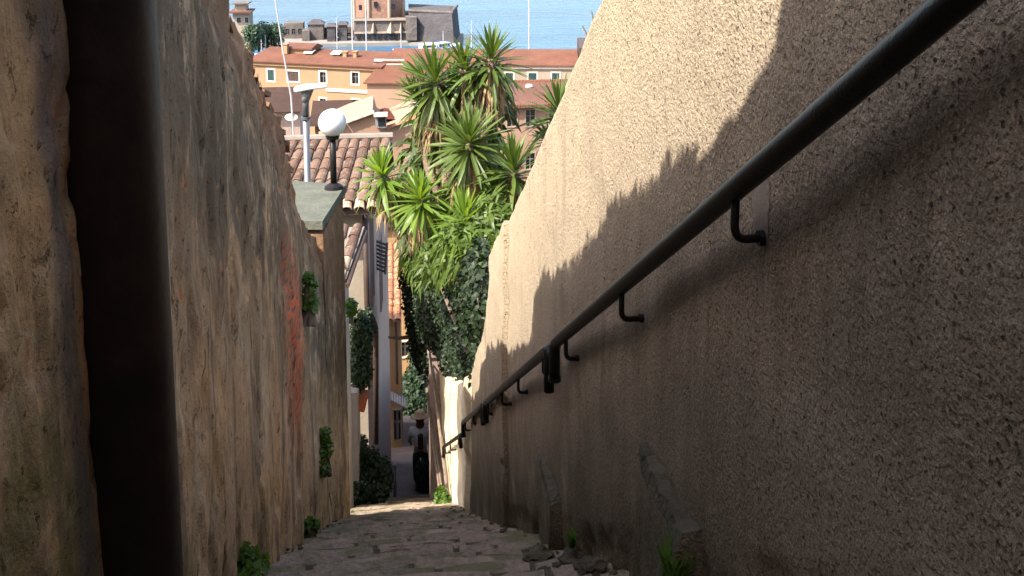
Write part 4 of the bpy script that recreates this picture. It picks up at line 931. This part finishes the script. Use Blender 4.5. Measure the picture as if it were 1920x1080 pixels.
# yuccas
def yleaf_mesh(name, mats, L, w, droop, seed):
    mb = MB(); vs = []; n = 5
    for k in range(n + 1):
        s = k / n; wd = w * (.55 + .9 * s) * (1 if s < .45 else max(.04, 1 - ((s - .45) / .55) ** 1.6)) * .62; y = L * s; z = -droop * L * s * s
        vs += [(-wd, y, z + wd * .45), (0, y, z), (wd, y, z + wd * .45)]
    mb.add(vs, [(3 * k + i, 3 * k + i + 1, 3 * k + i + 4, 3 * k + i + 3) for k in range(n) for i in range(2)])
    return link_mesh(name, mb, mats, fix=False)
YL = {k: [yleaf_mesh('leaf', M[k], 1, .036 + .006 * i, d, i) for i, d in enumerate((.0, .12, .28, .5))] for k in ('yl1', 'yl2')}
def yucca(label, trunks, crowns, seed):
    r = random.Random(seed); base = Vector(trunks[0][0]); t = thing('yucca', base, label, 'yucca', 'yuccas rising behind the right wall')
    for pts, r0, r1 in [(q, a, b) for (q, a, b) in [(tr[1], tr[2], tr[3]) for tr in trunks]]:
        P = [Vector(p) for p in pts]; F_ = []
        for a, b in zip(P, P[1:]):
            for k in range(6): F_.append(a.lerp(b, k / 6) + Vector((r.uniform(-.012, .012), r.uniform(-.012, .012), 0)))
        F_.append(P[-1]); n = len(F_); mb = MB(); mb.tube(F_, [(r0 + (r1 - r0) * k / (n - 1)) * r.uniform(.88, 1.12) for k in range(n)], 9); obj('trunk', mb, M['bark'], t, smooth=True)
    dead = MB(); tot = sum(c[3] for c in crowns)
    for (c, rad_, key, nl, axis) in crowns:
        c = Vector(c); axis = Vector(axis).normalized(); q = Vector((0, 0, 1)).rotation_difference(axis)
        for k in range(nl):
            f = (k + .5) / nl; th = rad(8 + 112 * f ** .85 + r.uniform(-9, 9)); ph = k * 2.39996 + r.uniform(-.2, .2)
            d = q @ Vector((sin(th) * cos(ph), sin(th) * sin(ph), cos(th)))
            L = rad_ * r.uniform(.82, 1.12) * (.72 + .28 * sin(min(pi, th * 1.1)))
            up = q @ Vector((0, 0, 1)); x = d.cross(up)
            x = x.normalized() if x.length > .05 else Vector((1, 0, 0)); z = x.cross(d)
            me = YL[key][min(3, int(f * 3.2 + r.uniform(0, .9)))]
            M_ = Matrix.Translation(c - axis * (f * .16 * rad_ / .4) + d * .02) @ Matrix((x, d, z)).transposed().to_4x4() @ Matrix.Rotation(r.uniform(-.35, .35), 4, 'Y') @ Matrix.Diagonal((r.uniform(.8, 1.15) * .95, L, L, 1))
            piece('leaf', me, M_, t)
        for k in range(int(nl * 1.5)):
            ph = r.uniform(0, 2 * pi); rr = r.uniform(.03, .08); s0 = c - axis * r.uniform(.10, .42) * (rad_ / .4); out = q @ Vector((cos(ph), sin(ph), 0)); L = rad_ * r.uniform(.5, .95)
            p0 = s0 + out * rr; p1 = p0 + out * L * .3 + Vector((0, 0, -L * .45)); p2 = p1 + out * L * r.uniform(-.05, .15) + Vector((0, 0, -L * .5)); sd_ = out.cross(Vector((0, 0, 1))) * r.uniform(.008, .016)
            dead.add([p0 - sd_, p0 + sd_, p1 + sd_, p1 - sd_, p2], [(0, 1, 2, 3), (3, 2, 4)])
    obj('dead_leaves', dead, M['deadleaf'], t, kind='stuff', fix=False)
def A_(px, py, Y=11.5): return at(px, py, Y)
def px_r(px, Y): return px / 1900 * Y
# tall right-centre yucca
yucca('tallest yucca, its top head against the sea, trunk thick with dead leaves', [
    (A_(905, 520, 11.4), [A_(905, 520, 11.4), A_(890, 400, 11.5), A_(905, 260, 11.5), A_(922, 110, 11.5)], .085, .06),
    (0, [A_(893, 430, 11.5), A_(880, 340, 11.2), A_(880, 270, 11)], .06, .045), (0, [A_(905, 270, 11.5), A_(880, 200, 11.6), A_(872, 130, 11.6)], .055, .045)],
    [(A_(922, 105), px_r(80, 11.5), 'yl1', 78, (.05, 0, 1)), (A_(872, 125, 11.6), px_r(74, 11.6), 'yl1', 66, (-.25, -.1, 1)), (A_(880, 262, 11), px_r(88, 11), 'yl1', 90, (0, -.35, .9)), (A_(918, 140, 11.7), px_r(60, 11.7), 'yl1', 40, (.2, 0, .6)), (A_(895, 165, 11.8), px_r(64, 11.8), 'yl1', 40, (-.3, .2, .6)), (A_(900, 330, 11.4), px_r(66, 11.4), 'yl1', 40, (.2, -.1, .7))], 1)
yucca('yucca with leaning brown trunk and the upper left leaf head', [
    (A_(800, 500, 11.8), [A_(812, 490, 11.8), A_(830, 380, 11.8), A_(845, 300, 11.8), A_(818, 160, 11.7)], .08, .055), (0, [A_(830, 400, 11.8), A_(800, 300, 12), A_(785, 200, 12)], .055, .045)],
    [(A_(815, 142, 11.7), px_r(86, 11.7), 'yl1', 84, (-.1, 0, 1)), (A_(786, 185, 12), px_r(66, 12), 'yl1', 60, (-.4, 0, .8)), (A_(835, 225, 12), px_r(62, 12), 'yl1', 44, (-.1, 0, .8)), (A_(812, 262, 12.1), px_r(55, 12), 'yl1', 40, (-.4, 0, .7)), (A_(842, 330, 11.9), px_r(58, 12), 'yl1', 40, (.1, -.2, .8)), (A_(845, 160, 11.9), px_r(66, 12), 'yl2', 44, (.2, 0, .8)), (A_(790, 140, 12.1), px_r(60, 12), 'yl1', 36, (-.6, 0, .6))], 2)
yucca('lower left yucca with two bright yellow green heads over the alley', [
    (A_(815, 505, 12.2), [A_(815, 510, 12.2), A_(790, 440, 12.1), A_(755, 385, 12), A_(722, 335, 12)], .065, .045), (0, [A_(806, 480, 12.2), A_(808, 420, 11.9), A_(790, 380, 11.5)], .06, .045)],
    [(A_(716, 322, 12), px_r(64, 12), 'yl2', 74, (-.2, 0, 1)), (A_(788, 368, 11.5), px_r(70, 11.5), 'yl2', 80, (-.1, -.15, 1)), (A_(828, 352, 12.2), px_r(58, 12), 'yl1', 48, (0, 0, 1)), (A_(742, 372, 12.1), px_r(56, 12), 'yl2', 44, (-.3, -.1, .8)), (A_(838, 400, 11.7), px_r(60, 12), 'yl2', 44, (.1, -.1, .9))], 3)
yucca('dark yucca leaning beside the edge of the right wall', [
    (A_(930, 500, 10.8), [A_(930, 500, 10.8), A_(950, 400, 10.8), A_(962, 320, 10.8)], .07, .05), (0, [A_(930, 480, 10.8), A_(900, 440, 10.6), A_(878, 420, 10.5)], .05, .04)],
    [(A_(962, 312, 10.8), px_r(84, 10.8), 'yl1', 84, (-.1, 0, 1)), (A_(925, 350, 10.9), px_r(64, 10.8), 'yl1', 50, (-.3, 0, .8)), (A_(872, 408, 10.4), px_r(80, 10.4), 'yl2', 70, (0, -.1, 1)), (A_(985, 385, 11), px_r(60, 11), 'yl1', 40, (.1, 0, 1))], 4)
yucca('farthest right yucca half hidden by the slanting wall top', [
    (A_(1050, 480, 12.5), [A_(1050, 480, 12.5), A_(1052, 330, 12.5), A_(1050, 215, 12.5)], .08, .055)],
    [(A_(1048, 205, 12.5), px_r(84, 12.5), 'yl1', 90, (-.1, 0, 1)), (A_(1030, 260, 12.6), px_r(56, 12.6), 'yl1', 44, (-.5, 0, .6))], 5)

# bare twigs over the right wall crest
for (pts, lb) in [([(1100, 72, 12.8), (1098, 60, 12.8), (1092, 48, 12.8)], 'left of the two bare twigs poking above the right wall crest'), ([(1116, 62, 13), (1114, 44, 13), (1109, 20, 13)], 'taller right one of two bare twigs above the wall crest')]:
    mb = MB(); P = [at(*p) for p in pts]; P = [P[0] + Vector((.25, 0, -1.2))] + P; mb.tube(P, [.018, .014, .011, .007], 7); mb.tube([P[1], P[1].lerp(P[2], .5) + Vector((.03, 0, .02))], [.008, .004], 5); o = obj('twig', mb, M['twig']); tag(o, lb, 'twig', 'bare twigs above the right wall')

# bushes
def Bz(px, py, Y, rx, ry, rz_): return B(px, py, Y, rx, ry, rz_)
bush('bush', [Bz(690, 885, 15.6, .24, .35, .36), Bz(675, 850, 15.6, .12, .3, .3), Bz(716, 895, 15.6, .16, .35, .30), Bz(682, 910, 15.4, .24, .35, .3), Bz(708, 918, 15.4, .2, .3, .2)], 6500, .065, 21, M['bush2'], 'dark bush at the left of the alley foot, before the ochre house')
bush('potted_shrub', [Bz(795, 890, 20.6, .19, .25, .32), Bz(797, 915, 20.6, .18, .25, .3)], 2600, .06, 22, M['bush2'], 'small dark shrub right in front of the walking person', 'shrub')
bush('climbing_plant', [Bz(676, 640, 15.6, .16, .2, .5), Bz(672, 690, 15.5, .14, .2, .35), Bz(688, 610, 15.9, .12, .12, .3), Bz(682, 700, 15.6, .14, .15, .22)], 2600, .07, 23, M['bush2'], 'dull green climber on the pale house wall beside the downpipe', 'climber')
bush('tree', [Bz(790, 740, 33, .75, .8, 1.2), Bz(770, 780, 33, .4, .6, .9), Bz(800, 680, 33.5, .6, .8, 1.0), Bz(810, 790, 32, .5, .5, .9)], 6500, .14, 24, M['bush2'], 'dark green tree filling the end of the alley above the person', 'tree')
bush('weed', [B(658, 575, 10.55, .05, .1, .09)], 260, .05, 25, M['weed'], 'tuft growing at the corner of the left pier', 'plant', group='weeds')
for (px, py, Y, s, lb) in [(577, 548, 7.9, .085, 'green tuft growing from the middle of the left wall'), (608, 838, 8.6, .13, 'leafy weed at the foot of the left pier'), (580, 992, 6.3, .07, 'small weed where left wall meets the steps'), (470, 1068, 4.1, .08, 'weed at the lower left corner of the steps')]:
    X = XL + .03; d = ray(px, py); p = d * (X / d.x)
    rw_ = random.Random(int(px)); hh = s * 1.2 if s > .082 else s * .6
    bl = [((p.x + rw_.uniform(-.02, .03), p.y + rw_.gauss(0, s * .6), p.z + rw_.gauss(-.1 * hh, hh * .65)), (.035 * rw_.uniform(.6, 1.4), s * rw_.uniform(.2, .5), hh * rw_.uniform(.2, .5))) for _ in range(9)]
    bush('weed', bl, int(520 * s / .13), .04, int(px), M['weed'], lb, 'plant', group='weeds', hang=.5)
for (px, py, s, lb) in [(1262, 1062, .055, 'bright grass tuft beside the nearer stone ledge'), (1072, 1010, .03, 'tiny weed on the steps near the farther ledge')]:
    X = XR - .07; d = ray(px, py); p = d * (X / d.x); r = random.Random(px); mb = MB()
    for k in range(60):
        a = r.uniform(0, 6.28); b0 = p + Vector((r.uniform(-s, s) * .4, r.uniform(-s, s) * .6, -s)); h = s * r.uniform(1.2, 2.4); e = b0 + Vector((cos(a) * h * .4, sin(a) * h * .4, h)); w_ = Vector((-sin(a), cos(a), 0)) * .004; m_ = b0.lerp(e, .5) + Vector((0, 0, h * .1)); mb.add([b0 - w_, b0 + w_, m_ + w_, m_ - w_, e], [(0, 1, 2, 3), (3, 2, 4)])
    o = obj('grass_tuft', mb, M['weed'], fix=False); tag(o, lb, 'grass', 'weeds')
# moss strip at the foot of the low wall (lit)
p = at(850, 942, 12.5); bush('weed', [((.62, 12.6, GC - SL * 12.6 + .02), (.10, .35, .06))], 500, .05, 77, M['weed'], 'low green weeds at the foot of the sunlit low wall', 'plant', group='weeds')
# growth along the crest of the left wall (above the picture, casts the ragged shadow)
PH = [(-1, .6), (.78, .6), (.86, .30), (.90, .03), (1.45, .0), (1.62, .11), (1.95, .12), (2.3, .18), (2.7, .15), (3.0, .13), (3.6, .18), (4.0, .31), (4.16, .31), (4.24, .0)]
r = random.Random(5); crest = []; yy = -.9
while yy < 4.24:
    h = interp(PH, yy) * r.uniform(.85, 1.1)
    if h > .02: crest.append(((XL - .09, yy, ltop(yy) + h * .46), (.09, .07, h * .56)))
    yy += .06 if yy > .7 else .15
bush('wall_top_plants', crest, 16000, .036, 31, M['bush2'], 'leafy growth crowning the near part of the left wall', 'plants')

# branch and white post
P = [at(728, 632, 17), at(745, 634, 17), at(765, 632, 17.2), at(790, 626, 17.6)]; mb = MB(); mb.tube(P, [.02, .03, .035, .04], 7); t = obj('branch', mb, M['twig']); tag(t, 'bare branch reaching left across the alley from the ivy', 'branch')
c = at(740, 885, 20.2); mb = MB(); mb.tube([(c.x, c.y, c.z - .6), (c.x, c.y, c.z + .12)], .035, 10); mb.sphere((c.x, c.y, c.z + .14), .05, 10, 6); o = obj('bollard', mb, M['white'], smooth=True); tag(o, 'small white bollard right of the dark bush', 'bollard')
mb = MB(); a = at(752, 804, 30); b = at(806, 812, 30); mb.tube([a, b], .05, 8); mb.tube([a, (a.x, a.y, a.z - 1.2)], .05, 8); mb.tube([b, (b.x, b.y, b.z - 1.2)], .05, 8); o = obj('wooden_railing', mb, M['wood']); tag(o, 'grey railing across the alley foot under the dark tree', 'railing')

# ------------------------------------------------------------------ person on the lower steps
PYp = 21.2; hp = at(788, 818, PYp); gx = hp.x; gzp = ground_z(PYp) - .08
t = thing('person', (gx, PYp, gzp), 'person in straw hat and white top walking down the steps, dark bag on back', 'person')
def ensure(name, verts, edges, radii, mat, parent, root=0, sub=2):
    me = bpy.data.meshes.new(name); o_ = ORG[parent.name]; me.from_pydata([(v[0] + gx - o_.x, v[1] + PYp - o_.y, v[2] + gzp - o_.z) for v in verts], edges, [])
    ob = bpy.data.objects.new(name, me); COL.objects.link(ob); ob.parent = parent; ORG[ob.name] = o_
    m = ob.modifiers.new('skin', 'SKIN'); m.use_smooth_shade = True
    if not me.skin_vertices:
        bm = bmesh.new(); bm.from_mesh(me); bm.verts.layers.skin.verify(); bm.to_mesh(me); bm.free()
    for i, r_ in enumerate(radii): me.skin_vertices[0].data[i].radius = r_ if isinstance(r_, tuple) else (r_, r_)
    me.skin_vertices[0].data[root].use_root = True
    s_ = ob.modifiers.new('sub', 'SUBSURF'); s_.levels = sub; s_.render_levels = sub
    me.materials.append(mat); return ob
V = [(0, 0, .92), (0, .01, 1.12), (0, .02, 1.32), (0, .03, 1.42), (0, .05, 1.50), (0, .06, 1.60),
     (-.09, 0, .86), (-.10, .06, .48), (-.10, -.02, .10), (-.10, .10, .03), (.09, 0, .86), (.10, -.08, .50), (.10, -.16, .14), (.10, -.05, .07),
     (-.17, .02, 1.36), (-.24, .03, 1.12), (-.20, .18, .95), (-.19, .24, .90), (.17, .02, 1.36), (.24, .03, 1.12), (.20, .18, .95), (.19, .24, .90)]
E_ = [(0, 1), (1, 2), (2, 3), (3, 4), (4, 5), (0, 6), (6, 7), (7, 8), (8, 9), (0, 10), (10, 11), (11, 12), (12, 13), (2, 14), (14, 15), (15, 16), (16, 17), (2, 18), (18, 19), (19, 20), (20, 21)]
Rr = [(.14, .10), (.11, .085), (.13, .09), .05, .05, .085, .085, .055, .036, .03, .085, .055, .036, .03, .05, .038, .028, .03, .05, .038, .028, .03]
body = ensure('body', V, E_, Rr, M['skin'], t)
V2 = [(0, .0, .95), (0, .01, 1.14), (0, .02, 1.33), (-.175, .02, 1.36), (-.225, .03, 1.2), (.175, .02, 1.36), (.225, .03, 1.2)]
ensure('shirt', V2, [(0, 1), (1, 2), (2, 3), (3, 4), (2, 5), (5, 6)], [(.17, .13), (.16, .12), (.18, .12), .10, .085, .10, .085], M['shirt'], t)
V3 = [(0, 0, .98), (0, 0, .88), (-.09, 0, .82), (-.10, .06, .48), (-.10, -.02, .14), (.09, 0, .82), (.10, -.08, .50), (.10, -.15, .18)]
ensure('trousers', V3, [(0, 1), (1, 2), (2, 3), (3, 4), (1, 5), (5, 6), (6, 7)], [(.15, .11), (.155, .12), .105, .08, .065, .105, .08, .065], M['skirt'], t)
mb = MB(); hc = Vector((gx, PYp + .06, gzp + 1.62)); mb.sphere(hc, .115, 18, 12, (.92, 1, 1.15)); mb.sphere(hc + Vector((0, -.05, -.13)), .085, 12, 8, (1.15, .7, 1.3)); obj('hair', mb, M['hair'], t, smooth=True)
mb = MB(); vs = []; pr = [(.0, .15), (.07, .145), (.11, .11), (.125, .04), (.19, .02), (.21, .005), (.12, .03)]
for (r_, z_) in pr:
    for k in range(20): a = 2 * pi * k / 20; vs.append(hc + Vector(((r_ + .001) * cos(a), (r_ + .001) * sin(a) , z_ + .03 - .15 * (r_ * sin(a)))))
mb.add(vs, [(j * 20 + k, j * 20 + (k + 1) % 20, (j + 1) * 20 + (k + 1) % 20, (j + 1) * 20 + k) for j in range(len(pr) - 1) for k in range(20)]); obj('hat', mb, M['hat'], t, smooth=True)
mb = MB(); mb.box((gx, PYp - .16, gzp + 1.18), (.12, .12, .34)); bg_ = obj('backpack', mb, M['bag']); tag(bg_, 'dark red backpack on the back of the person in white', 'backpack')
bv = bg_.modifiers.new('bevel', 'BEVEL'); bv.width = .04; bv.segments = 3

# ------------------------------------------------------------------ harbour boats, masts and trees
def boat(px, py, Y, L, label, mast=0, sail=False, mat='boat', ang=0.3):
    p = at(px, py, Y); t = thing('boat', (p.x, Y, SEA), label, 'boat', 'boats moored in the harbour')
    u = Vector((cos(ang), sin(ang), 0)); v = Vector((-sin(ang), cos(ang), 0)); mb = MB(); vs = []; N = 6
    for k in range(N + 1):
        s = k / N; w = L * .16 * (1 if s < .5 else max(.02, 1 - ((s - .5) / .5) ** 2)); x = (s - .5) * L; c = Vector((p.x, Y, SEA)) + u * x; h = L * .13 * (1 + .3 * s)
        vs += [c - v * w + Vector((0, 0, h)), c - v * w * .5 + Vector((0, 0, -.3)), c + v * w * .5 + Vector((0, 0, -.3)), c + v * w + Vector((0, 0, h))]
    mb.add(vs, [(4 * k + i, 4 * k + (i + 1) % 4, 4 * k + 4 + (i + 1) % 4, 4 * k + 4 + i) for k in range(N) for i in range(4)] + [(0, 1, 2, 3), (4 * N, 4 * N + 3, 4 * N + 2, 4 * N + 1)]); obj('hull', mb, M[mat], t)
    mb = MB(); mb.box(Vector((p.x, Y, SEA + L * .19)) - u * L * .05, (L * .35, L * .2, L * .12), (u, v, Vector((0, 0, 1)))); cb = obj('cabin', mb, M['boat'], t)
    mb = MB(); mb.box(Vector((p.x, Y, SEA + L * .20)) - u * L * .05, (L * .30, L * .205, L * .045), (u, v, Vector((0, 0, 1)))); obj('window', mb, M['pane'], cb)
    if mast:
        r_ = .16 if mast > 14 else .12
        mb = MB(); mb.tube([(p.x, Y, SEA + L * .1), (p.x, Y, SEA + mast)], [r_, r_ * .7], 8); obj('mast', mb, M['mast'], t)
        mb = MB(); mb.tube([(p.x, Y - .05, SEA + L * .28), Vector((p.x, Y, SEA + L * .3)) - u * L * .4], .1, 6); obj('boom', mb, M['blue'], t)
for k, (px, py, Y, L, m_, mt, lb) in enumerate([
    (687, 86, 232, 9, 32, 'boat', 'sailing boat whose tall mast crosses the middle of the tower'), (661, 86, 228, 9, 33, 'boat', 'sailing boat with mast just left of the tower'),
    (992, 90, 152, 11, 27, 'boat', 'sailing boat behind the cream block, one tall mast against the sea'),
    (490, 82, 262, 7, 9, 'boat', 'small yacht moored before the harbour trees'), (498, 84, 258, 7, 7, 'boat', 'shorter masted yacht before the harbour trees'),
    (735, 84, 245, 10, 0, 'boat', 'white motor boat under the tower platform'), (752, 82, 262, 9, 8, 'boat', 'white boat with short mast beside the platform'), (776, 84, 250, 11, 0, 'boat', 'white cabin boat at the foot of the bastion, left end'),
    (806, 81, 266, 12, 0, 'blue', 'long blue hulled boat at the bastion foot'), (831, 80, 268, 12, 6, 'boat', 'white launch below the bastion corner'), (868, 83, 250, 8, 0, 'blue', 'blue boat out on the water right of the bastion'),
    (884, 82, 258, 9, 10, 'boat', 'farthest right white boat beside the yucca top'), (700, 83, 256, 8, 0, 'boat', 'white boat left of the motor boats'), (632, 84, 250, 8, 12, 'boat', 'boat moored before the long low ruin'), (820, 85, 240, 9, 0, 'boat', 'nearest white boat before the blue hulled one'), (850, 85, 244, 9, 0, 'boat', 'white boat in front of the bastion corner')]):
    boat(px, py, Y, L, lb, m_, mat=mt, ang=.2 + .5 * random.random())
r = random.Random(8)
for k, (px, py, Y, s, lb) in enumerate([(484, 62, 268, 2.6, 'leftmost dark tree beside the pale villa'), (500, 58, 272, 3.0, 'rounded dark tree on the shore'), (517, 60, 270, 2.9, 'dark tree next to the flat grey ruin'), (468, 62, 256, 3.0, 'dark tree standing in front of the pale villa')]):
    c = at(px, py, Y); t = thing('tree', (c.x, c.y, SEA), lb, 'tree', 'trees on the mole'); blobs = [((c.x + r.uniform(-1, 1), c.y + r.uniform(-1, 1), c.z + r.uniform(-.6, .6)), (s * .75, s * .75, s * .7)) for _ in range(4)] + [((c.x, c.y, c.z - 2.6), (s * .8, s * .7, s * .7))]
    obj('crown', leaf_cloud(blobs, 1800, .55, 40 + k), M['tree'], t, fix=False); mb = MB(); mb.tube([(c.x, c.y, SEA), (c.x, c.y, c.z)], [.3, .15], 7); obj('trunk', mb, M['bark'], t)
